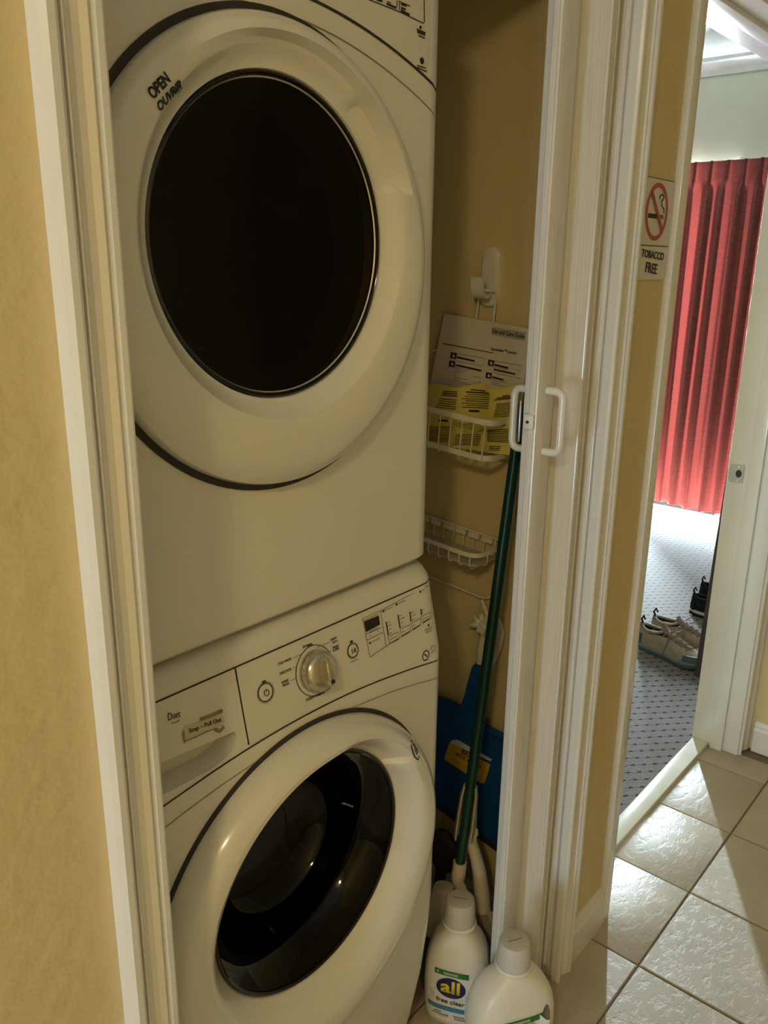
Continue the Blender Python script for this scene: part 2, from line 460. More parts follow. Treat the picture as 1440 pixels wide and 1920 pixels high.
def merge(name, objs, material, parent):
    objs = [o for o in objs if o is not None]
    bm = bmesh.new()
    for o in objs:
        bm.from_mesh(o.data)
    for o in objs:
        me = o.data; bpy.data.objects.remove(o); bpy.data.meshes.remove(me)
    return tag(from_bm(name, bm, material, parent), kind='stuff')
def circ(c, u, v, r, n=28, r2=None, a0=0.0, a1=2 * PI):
    c = Vector(c); u = Vector(u); v = Vector(v)
    full = abs(a1 - a0 - 2 * PI) < 1e-6
    return [c + u * (r * math.cos(a0 + (a1 - a0) * k / (n if full else n - 1))) + v * ((r2 or r) * math.sin(a0 + (a1 - a0) * k / (n if full else n - 1))) for k in range(n)]

# ================================================================== SETTING
WY = 0.662                       # hall face of the closet wall
CZ = 2.46                        # hall ceiling
# --- floor of square tiles on a grout bed
fl = struct('floor', (-2.3, -1.2, -0.05), (2.64, 1.66, -0.004), M_grout)
bm = bmesh.new(); T = 0.3005
bm_box(bm, (-T / 2, -T / 2, -0.012), (T / 2, T / 2, 0.0))
bmesh.ops.bevel(bm, geom=[e for e in bm.edges if all(v.co.z > -0.001 for v in e.verts)] , offset=0.0022, segments=2, affect='EDGES')
bmesh.ops.recalc_face_normals(bm, faces=bm.faces[:])
tile_me = bpy.data.meshes.new('floor_tile'); bm.to_mesh(tile_me); bm.free(); tile_me.materials.append(M_tile)
for i in range(-6, 4):
    for j in range(-5, 4):
        cx = 1.535 + 0.305 * i + 0.1525; cy = 0.532 + 0.305 * j + 0.1525
        if cx > 2.75 or cy > 1.6 or cx < -1.0: continue
        if cx > 1.63 and cy > 0.60: continue
        if j < -4 : continue
        if cx < 0.3 and cy > 0.6: continue
        t = link('floor_tile', tile_me, None, fl)
        t.location = (cx, cy, random.uniform(-0.0006, 0.0004)); t.rotation_euler = (0, 0, (PI / 2) * random.randint(0, 3))
# half tiles along the doorway sill
for i in range(0, 4):
    cx = 1.535 + 0.305 * i
    x0 = cx + 0.0022; x1 = min(cx + 0.3028, 2.57)
    if x1 - x0 > 0.05: box('floor_tile', (x0, 0.5345, -0.012), (x1, 0.746, 0.0), M_tile, fl, bevel=0.002)
carpet = struct('floor_carpet', (1.60, 0.797, -0.05), (5.2, 3.45, 0.006), M_carpet)
sill = tag(box('trim_1', (1.60, 0.745, -0.03), (2.575, 0.798, 0.013), M_marble, None, 0.004), kind='structure')

# --- walls
struct('wall_front', (-2.3, WY, 0), (0.365, 0.76, CZ), M_wall)
struct('wall_header', (0.365, WY, 2.06), (1.40, 0.76, CZ), M_wall)
wcs = struct('wall_closet_right', (1.40, WY, 0), (1.628, 1.72, CZ + 0.2), M_wall)
struct('wall_closet_back', (0.25, 1.62, 0), (1.40, 1.72, CZ), M_wall)
struct('wall_closet_left', (0.25, 0.76, 0), (0.365, 1.62, CZ), M_wall)
struct('wall_right', (2.628, -1.2, 0), (2.76, WY, CZ), M_wall)
struct('wall_back', (-2.3, -1.3, 0), (2.76, -1.2, CZ), M_wall)
struct('wall_left', (-2.4, -1.3, 0), (-2.3, -0.02, CZ), M_wall)
struct('wall_left.001', (-2.4, 0.50, 0), (-2.3, 0.76, CZ), M_wall)
struct('wall_left.002', (-2.4, -0.02, 0), (-2.3, 0.50, 0.12), M_wall)
struct('wall_left.003', (-2.4, -0.02, 1.32), (-2.3, 0.50, CZ), M_wall)
struct('ceiling', (-2.4, -1.3, CZ), (2.76, 1.72, CZ + 0.08), M_ceil)
# bedroom
BZ = 2.66
M_b = M_bedwall
wb = struct('wall_bedroom_near', (2.56, WY, 0), (5.35, 0.80, BZ), M_b)
struct('wall_door_head', (1.628, WY, 2.052), (2.56, 0.80, BZ), M_b)
struct('wall_bedroom_left', (1.52, 1.72, 0), (1.628, 3.55, BZ), M_b)
struct('wall_bedroom_far', (1.52, 3.45, 0), (5.35, 3.55, BZ), M_b)
struct('wall_window', (5.15, 0.80, 2.10), (5.27, 3.45, BZ), M_b)
struct('wall_window.001', (5.15, 2.50, 0), (5.27, 3.45, 2.10), M_b)
struct('ceiling_bedroom', (1.52, WY, BZ), (5.35, 3.55, BZ + 0.08), M_ceil)
# crown moulding of the bedroom: window wall and far wall
def crown(name, a, b, n):
    a = Vector(a); b = Vector(b); n = Vector(n); prof = [(0, -0.085), (0.012, -0.085), (0.016, -0.06), (0.045, -0.03), (0.062, -0.018), (0.066, 0), (0, 0)]
    rings = [[p + n * d + Vector((0, 0, h)) for d, h in prof] for p in (a, b)]
    return tag(loft(name, rings, M_trim, None, 25), kind='structure')
crown('trim_2', (5.15, 0.80, BZ), (5.15, 3.45, BZ), (-1, 0, 0))
crown('trim_3', (1.63, 3.45, BZ), (5.15, 3.45, BZ), (0, -1, 0))

# --- casings: moulded profile running up the opening
PROF = [(0.0, 0.0), (0.0, 0.011), (0.002, 0.015), (0.0045, 0.016), (0.011, 0.016), (0.0125, 0.010), (0.0155, 0.010), (0.017, 0.0135), (0.024, 0.0105), (0.032, 0.0105), (0.040, 0.0135), (0.0435, 0.0165), (0.045, 0.0105), (0.0475, 0.0105), (0.049, 0.0175), (0.053, 0.0195), (0.0605, 0.0195), (0.0665, 0.0155), (0.0665, 0.0)]
def casing_v(name, x_in, sgn, z0, z1, y=WY, scale=1.0):
    """x_in: edge at the opening, growing outward with sign sgn"""
    r = [[Vector((x_in + sgn * s * scale, y - h * 1.15, z)) for s, h in PROF] for z in (z0, z1)]
    return tag(loft(name, r, M_trim, None, 20), kind='structure')
def casing_h(name, x0, x1, z_in, y=WY):
    r = [[Vector((x, y - h * 1.15, z_in + s)) for s, h in PROF] for x in (x0, x1)]
    return tag(loft(name, r, M_trim, None, 20), kind='structure')
casing_v('trim_4', 0.411, -1, 0, 2.1, scale=0.87)
casing_v('trim_5', 1.366, 1, 0, 2.1, scale=0.87)
casing_h('trim_6', 0.353, 1.424, 2.045)
# jambs of the closet opening
tag(box('trim_7', (0.365, WY - 0.012, 0), (0.402, 0.762, 2.06), M_trim, None, 0.002), kind='structure')
tag(box('trim_8', (1.372, WY - 0.012, 0), (1.402, 0.762, 2.06), M_trim, None, 0.002), kind='structure')
tag(box('trim_9', (0.365, WY - 0.012, 2.04), (1.402, 0.762, 2.062), M_trim, None, 0.002), kind='structure')
# casing and jamb of the bedroom doorway
tag(box('trim_10', (1.587, 0.648, 0.0), (1.622, 0.664, 2.1), M_trim, None, 0.002), kind='structure')
casing_v('trim_11', 2.563, 1, 0, 2.1)
casing_h('trim_12', 1.587, 2.63, 2.045)
jr = tag(box('trim_13', (2.553, WY - 0.01, 0), (2.60, 0.802, 2.05), M_trim, None, 0.002), kind='structure')
box('door_stop', (2.541, 0.700, 0.0), (2.554, 0.738, 2.04), M_trim, jr, 0.002)
tag(box('trim_14', (1.622, WY - 0.006, 0), (1.632, 0.802, 2.05), M_trim, None, 0.002), kind='structure')
jh = tag(box('trim_15', (1.615, WY - 0.01, 2.036), (2.60, 0.802, 2.056), M_trim, None, 0.002), kind='structure')
box('door_stop', (1.63, 0.700, 2.024), (2.555, 0.738, 2.037), M_trim, jh, 0.002)
# strike plate on the jamb
sp = empty('strike_plate', (2.552, 0.77, 0.932), 'brushed steel strike plate set into the white door jamb', 'strike plate')
S_j = Plane((2.5525, 0.75, 0.93), (-1, 0, 0))
q = [S_j.hit(*p) for p in ((1371, 870.5), (1397, 873), (1392, 905.5), (1369, 903), (1366.5, 897), (1368.5, 878))]
extrude_poly('plate', [p + Vector((-0.0005, 0, 0)) for p in q], (-0.002, 0, 0), mat('strike_steel', (0.42, 0.42, 0.41), 0.38, metal=0.9), sp)
c = S_j.hit(1385.5, 888)
extrude_poly('latch_hole', circ(c + Vector((-0.0022, 0, 0)), (0, 1, 0), (0, 0, 1), 0.009, 16, 0.012), (-0.0008, 0, 0), M_rubber_gap, sp)
for p in ((1386, 875), (1382.5, 900)):
    c = S_j.hit(*p); lathe('screw', [(0, 0.0028), (0.003, 0.0028), (0.0035, 0.002)], c, (0, 1, 0), (0, 0, 1), (-1, 0, 0), M_chrome, sp, 12)

# --- baseboards
BP = [(0, 0), (0.014, 0), (0.014, 0.078), (0.011, 0.086), (0.011, 0.092), (0.006, 0.100), (0.004, 0.107), (0, 0.107)]
def baseboard(name, a, b, n):
    a = Vector(a); b = Vector(b); n = Vector(n)
    return tag(loft(name, [[p + n * d + Vector((0, 0, h)) for d, h in BP] for p in (a, b)], M_trim, None, 20), kind='structure')
baseboard('baseboard_front', (1.4235, WY, 0), (1.5875, WY, 0), (0, -1, 0))
baseboard('baseboard_left', (-2.3, WY, 0), (0.347, WY, 0), (0, -1, 0))
baseboard('baseboard_right', (2.628, 0.628, 0), (2.628, -1.2, 0), (-1, 0, 0))
baseboard('baseboard_closet', (1.40, 0.762, 0), (1.40, 1.62, 0), (-1, 0, 0))
baseboard('baseboard_back', (-2.3, -1.2, 0), (2.628, -1.2, 0), (0, 1, 0))
baseboard('baseboard_bedroom', (5.15, 2.50, 0), (5.15, 3.45, 0), (-1, 0, 0))

# --- windows (sliding pane behind the drapes, and the one at the left end of the hall)
def window(name, a, b, axis, nmull):
    """frame in the plane x = const or y = const between corners a and b"""
    root = tag(empty(name, ((a[0] + b[0]) / 2, (a[1] + b[1]) / 2, a[2])), kind='structure')
    A = Vector(a); B = Vector(b); t = 0.045; d = Vector((0.03, 0, 0)) if axis == 'x' else Vector((0, 0.03, 0))
    k = 1 if axis == 'x' else 0
    def bar(lo, hi, nm='window_frame'):
        p = [A.x, A.y, 0]; q = [A.x, A.y, 0]
        p[k] = lo[0]; p[2] = lo[1]; q[k] = hi[0]; q[2] = hi[1]
        q[1 - k] += 0.04
        box(nm, p, q, M_trim, root, 0.003)
    u0, u1 = A[k], B[k]
    bar((u0, A.z), (u1, A.z + t)); bar((u0, B.z - t), (u1, B.z)); bar((u0, A.z + t), (u0 + t, B.z - t)); bar((u1 - t, A.z + t), (u1, B.z - t))
    for i in range(nmull):
        c = u0 + (u1 - u0) * (i + 1) / (nmull + 1); bar((c - 0.025, A.z + t), (c + 0.025, B.z - t))
    for i in range(nmull + 1):
        s0 = u0 + (u1 - u0) * i / (nmull + 1) + 0.03; s1 = u0 + (u1 - u0) * (i + 1) / (nmull + 1) - 0.03
        p = [A.x + 0.017, A.y + 0.017, A.z + 0.03]; q = [A.x + 0.022, A.y + 0.022, B.z - 0.03]
        p[k] = s0; q[k] = s1
        box('window_pane', p, q, M_pane, root)
window('window_1', (5.19, 0.80, -0.03), (5.19, 2.50, 2.10), 'x', 1)
window('window_2', (-2.345, -0.02, 0.12), (-2.345, 0.50, 1.32), 'x', 0)

# --- hall ceiling lamp (gives the warm light)
LP = Vector((-1.0, -0.30, CZ))
lamp = empty('ceiling_lamp_offscreen', LP, 'round flush ceiling lamp with warm glowing dome', 'lamp')
lathe('lamp_base', [(0, 0), (0.125, 0), (0.125, -0.02), (0.11, -0.03), (0, -0.03)], LP, (1, 0, 0), (0, 1, 0), (0, 0, 1), M_silver, lamp, 40)
lathe('lamp_dome_offscreen', [(0.10, -0.028), (0.105, -0.045), (0.095, -0.07), (0.07, -0.09), (0.035, -0.102), (0, -0.105)], LP, (1, 0, 0), (0, 1, 0), (0, 0, 1), M_lampglow, lamp, 24)

# ================================================================== ACCORDION DOOR, folded against the right jamb
ad = empty('accordion_door', (1.27, 0.71, 0.035), 'white wood-grain vinyl accordion door folded back against the closet jamb', 'door')
PX, PY, PW, PD = 1.192, 0.690, 0.053, 0.027
DZ0, DZ1 = 0.035, 2.035
lead = box('lead_post', (PX, PY, DZ0), (PX + PW, PY + PD, DZ1), M_vinyl, ad, 0.0035, 2)
box('edge_ridge', (PX - 0.004, PY + 0.004, DZ0), (PX + 0.002, PY + 0.014, DZ1), M_vinyl, lead, 0.0015, 1)
def slat(p, q, th=0.007):
    p = Vector((*p, 0)); q = Vector((*q, 0)); t = (q - p).normalized(); n = Vector((-t.y, t.x, 0)) * th / 2
    pr = []
    L = (q - p).length
    for s, w in ((0, 0.45), (0.05, 1), (0.95, 1), (1, 0.45)): pr.append(p + t * L * s - n * w)
    for s, w in ((1, 0.45), (0.95, 1), (0.05, 1), (0, 0.45)): pr.append(p + t * L * s + n * w)
    loft('slat', [[v + Vector((0, 0, z)) for v in pr] for z in (DZ0 + 0.004, DZ1)], M_vinyl, ad, 25)
fold = [(1.250, 0.722), (1.312, 0.675), (1.318, 0.745), (1.331, 0.681), (1.335, 0.748), (1.347, 0.683), (1.351, 0.748), (1.362, 0.690)]
for a, b in zip(fold, fold[1:]): slat(a, b)
for a in fold[1:]:
    lathe('hinge_bead', [(0, DZ0), (0.004, DZ0), (0.004, DZ1), (0, DZ1)], (a[0], a[1], 0), (1, 0, 0), (0, 1, 0), (0, 0, 1), M_vinyl, ad, 10)
wp = box('wall_post', (1.363, 0.668, DZ0), (1.373, 0.760, DZ1), M_vinyl, ad, 0.002)
for y in (0.676, 0.688, 0.700): box('post_ridge', (1.359, y, DZ0), (1.364, y + 0.006, DZ1), M_vinyl, wp, 0.0015, 1)
# handles on both faces of the lead post
M_hand = mat('handle_plastic', (0.82, 0.80, 0.75), 0.14, var=0.02, coat=0.5)
hz0, hz1 = 1.222, 1.325
def dhandle(y0, sg, x):
    p = [(x, y0, hz0), (x, y0 + sg * 0.030, hz0), (x, y0 + sg * 0.030, hz1), (x, y0, hz1)]
    tube('handle', rounded(p, 0.016, 6), 0.0068, M_hand, lead, 14)
dhandle(PY - 0.001, -1, PX + 0.028); dhandle(PY + PD + 0.001, 1, PX + 0.022)
lk = box('lock_plate', (PX - 0.008, PY + 0.002, 1.262), (PX - 0.001, PY + 0.022, 1.288), M_hand, lead, 0.003, 3)
lathe('keyhole', [(0, 0.0095), (0.0025, 0.0095), (0.0028, 0.007)], (PX, PY + 0.012, 1.275), (0, 1, 0), (0, 0, 1), (-1, 0, 0), M_rubber_gap, ad, 12)
box('latch_bar', (PX - 0.004, PY + PD + 0.002, 1.238), (PX + 0.001, PY + PD + 0.006, 1.309), M_chrome, ad, 0.001)

# ================================================================== DRYER AND WASHER
CX = 0.722; HW = 0.343
def plan(yf, yb, hw, rc, n=8):
    """plan outline of a cabinet with rounded front corners"""
    p = [Vector((CX - hw, yb, 0)), Vector((CX + hw, yb, 0))]
    for k in range(n + 1):
        a = -PI / 2 * k / n
        p.append(Vector((CX + hw - rc + rc * math.cos(a), yf + rc + rc * math.sin(a), 0)))
    for k in range(n + 1):
        a = -PI / 2 - PI / 2 * k / n
        p.append(Vector((CX - hw + rc + rc * math.cos(a), yf + rc + rc * math.sin(a), 0)))
    return p
def cabinet(name, levels, parent, yb=1.50, rc=0.045):
    rings = [[Vector((v.x, v.y, z)) for v in plan(yf, yb, HW - ins, rc)] for z, yf, ins in levels]
    return loft(name, rings, M_appl, parent, 28)
def cylinder_cut(y0, y1, z, r, n=72, x=CX):
    return lathe('cut', [(0, y0), (r, y0), (r, y1), (0, y1)], (x, 0, z), (1, 0, 0), (0, 0, 1), (0, 1, 0), None, None, n)
def ring_door(name, prof, yf, parent, dip=None, seg=144):
    """prof: (radius, centre z, depth in front of yf); dip(i, angle) adds depth"""
    V = []; F = []; n = seg
    for i, (r, zc, d) in enumerate(prof):
        for k in range(n):
            a = 2 * PI * k / n
            dd = d - (dip(i, a) if dip else 0)
            V.append((CX + r * math.cos(a), yf - dd, zc + r * math.sin(a)))
    for i in range(len(prof) - 1):
        for k in range(n):
            j = (k + 1) % n; F.append((i * n + k, i * n + j, (i + 1) * n + j, (i + 1) * n + k))
    return mk(name, V, F, M_door, parent, 24)
def sm(a, b, x):
    t = min(1, max(0, (x - a) / (b - a))); return t * t * (3 - 2 * t)
XA, ZA, NA = Vector((1, 0, 0)), Vector((0, 0, 1)), Vector((0, -1, 0))

# ---------- dryer
DY = 0.797; DB = 1.051
dry = empty('dryer', (CX, DY, DB), 'white front-loading clothes dryer stacked on the washer', 'dryer')
body = cabinet('body', [(DB, DY + 0.006, 0.004), (DB + 0.006, DY, 0), (1.95, DY, 0), (1.975, DY + 0.02, 0.004)], dry)
ZD = 1.546
apply_bool(body, [cylinder_cut(DY - 0.05, DY + 0.46, ZD, 0.196)])
S_dry = Skin(body)
ZO = 1.519
dprof = [(0.2735, ZO, -0.003), (0.274, ZO, 0.010), (0.2715, ZO, 0.018), (0.265, ZO + .002, 0.025), (0.256, ZO + .005, 0.0295), (0.242, ZO + .011, 0.0315), (0.228, ZO + .018, 0.0310), (0.217, ZO + .024, 0.0285), (0.213, ZO + .026, 0.0265), (0.207, ZO + .027, 0.0195), (0.200, ZO + .027, 0.0125), (0.194, ZO + .027, 0.008), (0.1905, ZO + .027, 0.006), (0.188, ZO + .027, -0.002)]
def ddip(i, a):
    d = math.degrees(a)
    if d > 180: d -= 360
    w = {6: 1.0, 7: 1.0, 8: 0.95, 9: 0.7, 10: 0.4, 11: 0.15}.get(i, 0)
    deep = 0.022 * sm(19, 24, d) * (1 - sm(54, 55.5, d)); shal = 0.011 * sm(54, 55.5, d) * (1 - sm(90, 132, d))
    return w * (deep + shal)
ddoor = ring_door('door', dprof, DY, dry, ddip)
lathe('door_gap_shade', [(0.272, 0.0), (0.272, 0.0028), (0.2825, 0.0028), (0.2825, 0.0)], (CX, DY, ZO), XA, ZA, NA, M_rubber_gap, dry, 128)  # dark ring painted in for the shade of the gap around the door
lathe('window_rim', [(0.1885, -0.004), (0.1885, 0.004), (0.1865, 0.0055), (0.1845, 0.003), (0.184, -0.004)], (CX, DY, ZD), XA, ZA, NA, M_lcd, ddoor, 128)
lathe('rim_trim', [(0.1845, 0.000), (0.183, 0.0015), (0.1815, 0.000)], (CX, DY, ZD), XA, ZA, NA, M_silver, ddoor, 128)
lathe('door_glass', [(0.185, -0.001), (0.150, -0.010), (0.10, -0.019), (0.05, -0.024), (0, -0.025)], (CX, DY, ZD), XA, ZA, NA, M_glass_d, ddoor, 96, 60, face=(0, -1, 0))
lathe('drum', [(0.1945, -0.03), (0.1945, -0.44), (0, -0.45)], (CX, DY, ZD), XA, ZA, NA, M_drumd, dry, 64)
lathe('drum_lip', [(0.195, -0.03), (0.165, -0.04), (0.158, -0.055), (0.165, -0.07), (0.195, -0.08)], (CX, DY, ZD), XA, ZA, NA, M_drumd, dry, 72)
for a in (35, 155, 275):
    a = math.radians(a); r0 = 0.194; c = Vector((CX, 0, ZD)); u = XA * math.cos(a) + ZA * math.sin(a); t = -XA * math.sin(a) + ZA * math.cos(a)
    rg = [[c + u * (r0) + t * 0.03 + Vector((0, y, 0)), c + u * (r0 - 0.05) + t * 0.008 + Vector((0, y, 0)), c + u * (r0 - 0.05) - t * 0.008 + Vector((0, y, 0)), c + u * r0 - t * 0.03 + Vector((0, y, 0))] for y in (DY + 0.08, DY + 0.43)]
    loft('drum_baffle', rg, M_drumd, dry, 30)
S_dd = Skin(ddoor)
text('lettering', 'OPEN', S_dd, (286, 187), (319, 152), M_black, ddoor, off=0.0012, hs=1.25, bold=0.03)
text('lettering', 'OUVRIR', S_dd, (297, 209), (338, 163), M_black, ddoor, off=0.0012, hs=1.25, bold=0.03)
ribbon('lettering', [(331, 175), (340, 162)], 0.0012, S_dd, M_grey, ddoor, off=0.0012)
# control panel of the dryer: a plate above an arched seam
def arch_d(x): return 1.826 - 0.62 * (x - CX) ** 2
def arch_d2(x): return 1.800 - 0.72 * (x - CX) ** 2
def plate(name, x0, x1, zlo, zhi, surf, parent, th=0.0012, nx=24, nz=3, material=None):
    V = []; F = []
    for i in range(nx + 1):
        x = x0 + (x1 - x0) * i / nx
        for j in range(nz + 1):
            a, b = zlo(x), zhi(x); z = a + (b - a) * j / nz
            p = surf.near(Vector((x, 0.7, z))); V.append(p + surf.normal(p) * (th * (0.15 if j in (0, nz) or i in (0, nx) else 1)))
    for i in range(nx):
        for j in range(nz):
            k = i * (nz + 1) + j; F.append((k, k + nz + 1, k + nz + 2, k + 1))
    return mk(name, V, F, material or M_applp, parent, 40)
dpan = plate('control_panel', CX - 0.325, CX + 0.318, lambda x: arch_d(x) + 0.002, lambda x: 1.942, S_dry, dry, nz=4)
xs = [CX - 0.322 + 0.641 * k / 40 for k in range(41)]
ribbon('panel_seam', [(x, 0.7, arch_d(x)) for x in xs], 0.0035, S_dry, M_rubber_gap, dry, pix=False)
xs = [CX - 0.338 + 0.676 * k / 40 for k in range(41)]
ribbon('front_seam', [(x, 0.7, arch_d2(x)) for x in xs], 0.0016, S_dry, M_grey, dry, pix=False)
S_dp = Skin(dpan)
def dz(cx, cy): return (690 + cx * 140 / 1344, cy * 200 / 1920)
L = []
L.append(ribbon('k', [dz(-300, -130), dz(560, 212), dz(990, 420), dz(1010, 395), dz(1005, 5)], 0.0011, S_dp, M_grey, None))
for a, b in (((330, 66), (500, 142)), ((585, 192), (740, 265)), ((150, -10), (250, 25))): L.append(ribbon('k', [dz(*a), dz(*b)], 0.0024, S_dp, M_black, None))
for a, b in (((590, 60), (685, 105)), ((590, 80), (685, 120)), ((590, 130), (675, 165)), ((590, 155), (670, 190)), ((340, 30), (410, 55)), ((560, 30), (560, 185)), ((545, 20), (750, 110)), ((515, 10), (515, 130))): L.append(ribbon('k', [dz(*a), dz(*b)], 0.0009, S_dp, M_grey, None))
for a, b in (((870, 520), (1025, 590)), ((880, 555), (1028, 615)), ((880, 580), (1020, 640)), ((905, 640), (1015, 690)), ((880, 1180), (1030, 1225)), ((875, 1215), (1050, 1290)), ((890, 1240), (1065, 1325))): L.append(ribbon('k', [dz(*a), dz(*b)], 0.0013, S_dp, M_black, None))
merge('panel_print', L, M_black, dpan)
for p, r in (((942, 492), 0.0022), ((970, 1095), 0.0045)):
    c = S_dp.hit(*dz(*p)); lathe('indicator', [(0, 0.0012), (r * 0.8, 0.0012), (r, 0)], c, XA, ZA, NA, M_black, dpan, 14)

# ---------- washer
WYF = 0.757
was = empty('washer', (CX, WYF, 0), 'white front-loading washing machine standing under the dryer', 'washing machine')
lev = [(0.004, WYF + 0.055, 0.003), (0.03, WYF + 0.05, 0), (0.10, WYF + 0.036, 0), (0.20, WYF + 0.018, 0), (0.32, WYF + 0.004, 0), (0.40, WYF, 0), (0.86, WYF, 0), (0.895, WYF + 0.001, 0), (0.903, WYF + 0.003, 0), (1.013, WYF + 0.0275, 0), (1.022, WYF + 0.031, 0.0005), (1.032, WYF + 0.039, 0.003), (1.039, WYF + 0.052, 0.008), (1.042, WYF + 0.068, 0.016)]
wbody = cabinet('body', lev, was)
ZW = 0.651; ZWO = 0.609
# pull pocket of the soap drawer
S_w0 = Skin(wbody)
pk = [(441, 1371), (300, 1424), (296, 1494), (345, 1470), (400, 1440), (428, 1418), (441, 1396), (444, 1380)]
pk = [S_w0.hit(*p) for p in pk]; pk[1].x = 0.43; pk[2].x = 0.43
pocket = extrude_poly('cut', [Vector((p.x, WYF - 0.02, p.z)) for p in pk], (0, 0.060, 0), None)
apply_bool(wbody, [cylinder_cut(WYF - 0.05, WYF + 0.46, ZW, 0.192), pocket])
S_was = Skin(wbody)
wprof = [(0.279, ZWO, -0.003), (0.280, ZWO, 0.012), (0.276, ZWO, 0.026), (0.267, ZWO + .003, 0.038), (0.254, ZWO + .008, 0.046), (0.240, ZWO + .015, 0.0495), (0.226, ZWO + .022, 0.049), (0.214, ZWO + .028, 0.044), (0.204, ZWO + .033, 0.035), (0.196, ZWO + .037, 0.024), (0.190, ZWO + .040, 0.015), (0.186, ZWO + .040, 0.008)]
def wdip(i, a):
    d = math.degrees(a)
    if d > 180: d -= 360
    w = {5: 0.25, 6: 0.7, 7: 1.0, 8: 1.0, 9: 0.7, 10: 0.3}.get(i, 0)
    return w * 0.018 * sm(34, 37, d) * (1 - sm(60, 92, d))
wdoor = ring_door('door', wprof, WYF, was, wdip)
lathe('door_gap_shade', [(0.2765, 0.0), (0.2765, 0.0028), (0.286, 0.0028), (0.286, 0.0)], (CX, WYF, ZWO), XA, ZA, NA, M_rubber_gap, was, 128)  # flat dark ring imitating the shaded gap between door and cabinet
lathe('window_rim', [(0.187, 0.006), (0.187, 0.013), (0.184, 0.0145), (0.181, 0.012), (0.180, 0.004)], (CX, WYF, ZW), XA, ZA, NA, M_lcd, wdoor, 128)
lathe('door_glass', [(0.182, 0.010), (0.168, 0.002), (0.150, -0.014), (0.138, -0.038), (0.130, -0.075), (0.118, -0.098), (0.09, -0.108), (0.045, -0.112), (0, -0.113)], (CX, WYF, ZW), XA, ZA, NA, M_glass_w, wdoor, 96, 60, face=(0, -1, 0))
lathe('drum', [(0.190, -0.06), (0.190, -0.44), (0, -0.45)], (CX, WYF, ZW), XA, ZA, NA, M_drum, was, 64)
lathe('bellows_seal', [(0.191, 0.0), (0.176, -0.012), (0.160, -0.03), (0.150, -0.05), (0.158, -0.075), (0.191, -0.085)], (CX, WYF, ZW), XA, ZA, NA, M_rubber_gap, was, 72)
for a in (80, 200, 320):
    a = math.radians(a); r0 = 0.189; c = Vector((CX, 0, ZW)); u = XA * math.cos(a) + ZA * math.sin(a); t = -XA * math.sin(a) + ZA * math.cos(a)
    rg = [[c + u * r0 + t * 0.03 + Vector((0, y, 0)), c + u * (r0 - 0.05) + t * 0.008 + Vector((0, y, 0)), c + u * (r0 - 0.05) - t * 0.008 + Vector((0, y, 0)), c + u * r0 - t * 0.03 + Vector((0, y, 0))] for y in (WYF + 0.10, WYF + 0.43)]
    loft('drum_baffle', rg, M_drum, was, 30)
S_wd = Skin(wdoor)
decal('door_sticker', [(768, 1389), (774, 1385), (783, 1409), (783, 1420), (778, 1424), (775, 1416)], S_wd, M_label_w, wdoor, off=0.0012)
text('lettering', 'OPEN', S_wd, (769, 1391), (779, 1414), M_black, wdoor, off=0.0022, hs=0.8, bold=0.01)
ribbon('lettering', [(768.5, 1396), (776, 1418), (782, 1424), (784, 1417)], 0.0022, S_wd, M_black, wdoor, off=0.0022)

def arch_w(x): return 0.906 - 0.30 * (x - CX) ** 2
TOPZ = 1.0125
cpan = plate('control_panel', 0.612, CX + 0.322, lambda x: arch_w(x) + 0.002, lambda x: TOPZ - 0.0015, S_was, was, nz=5, nx=36)
# drawer front, above its pocket
def zl_drawer(x):
    a, b = pk[1], pk[0]; t = (x - a.x) / (b.x - a.x); return (a.z + (b.z - a.z) * t + 0.002) if x < b.x + 0.001 else arch_w(x) + 0.006
draw = plate('soap_drawer', CX - 0.322, 0.594, zl_drawer, lambda x: TOPZ - 0.0015, S_was, was, nz=4, nx=24)
xs = [CX - 0.325 + 0.650 * k / 40 for k in range(41)]
ribbon('panel_seam', [(x, 0.7, TOPZ) for x in xs], 0.0020, S_was, M_black, was, pix=False)
ribbon('panel_seam', [(x, 0.7, arch_w(x)) for x in xs], 0.0020, S_was, M_black, was, pix=False)
ribbon('panel_seam', [(440, 1251), (446.5, 1288), (453, 1325), (459.5, 1361), (466, 1396)], 0.0022, S_was, M_black, was)
xs = [CX - 0.338 + 0.676 * k / 40 for k in range(41)]
ribbon('front_seam', [(x, 0.7, arch_w(x) - 0.024 - 0.10 * (x - CX) ** 2) for x in xs], 0.0012, S_was, M_grey, was, pix=False)
S_cp = Skin(cpan); S_dr = Skin(draw)
text('lettering', 'Duet', S_dr, (315, 1351), (338, 1344), M_black, draw, hs=1.5, off=0.0006)
ribbon('lettering', [(321, 1355), (328, 1355.5), (336, 1350)], 0.0016, S_dr, M_grey, draw)
stk = decal('worn_sticker', [(343, 1368), (349, 1361), (416, 1337), (420, 1352), (413, 1360), (347, 1393)], S_dr, mat('sticker_film', (0.66, 0.60, 0.46), 0.5), draw, off=0.0003)
text('lettering', 'Soap – Pull Out', S_dr, (354, 1374), (414, 1352), M_black, draw, hs=1.05, off=0.0012, bold=0.008)
for pts, w in (([(343, 1372), (344, 1384), (346, 1392)], 0.003), ([(347, 1389), (365, 1382), (385, 1372), (402, 1366)], 0.0014), ([(402, 1367), (411, 1371), (419, 1362)], 0.005), ([(374, 1349), (395, 1342), (416, 1332)], 0.0045), ([(416, 1330), (432, 1322)], 0.0016)):
    ribbon('residue', pts, w, S_dr, M_dirt, draw, off=0.0009)
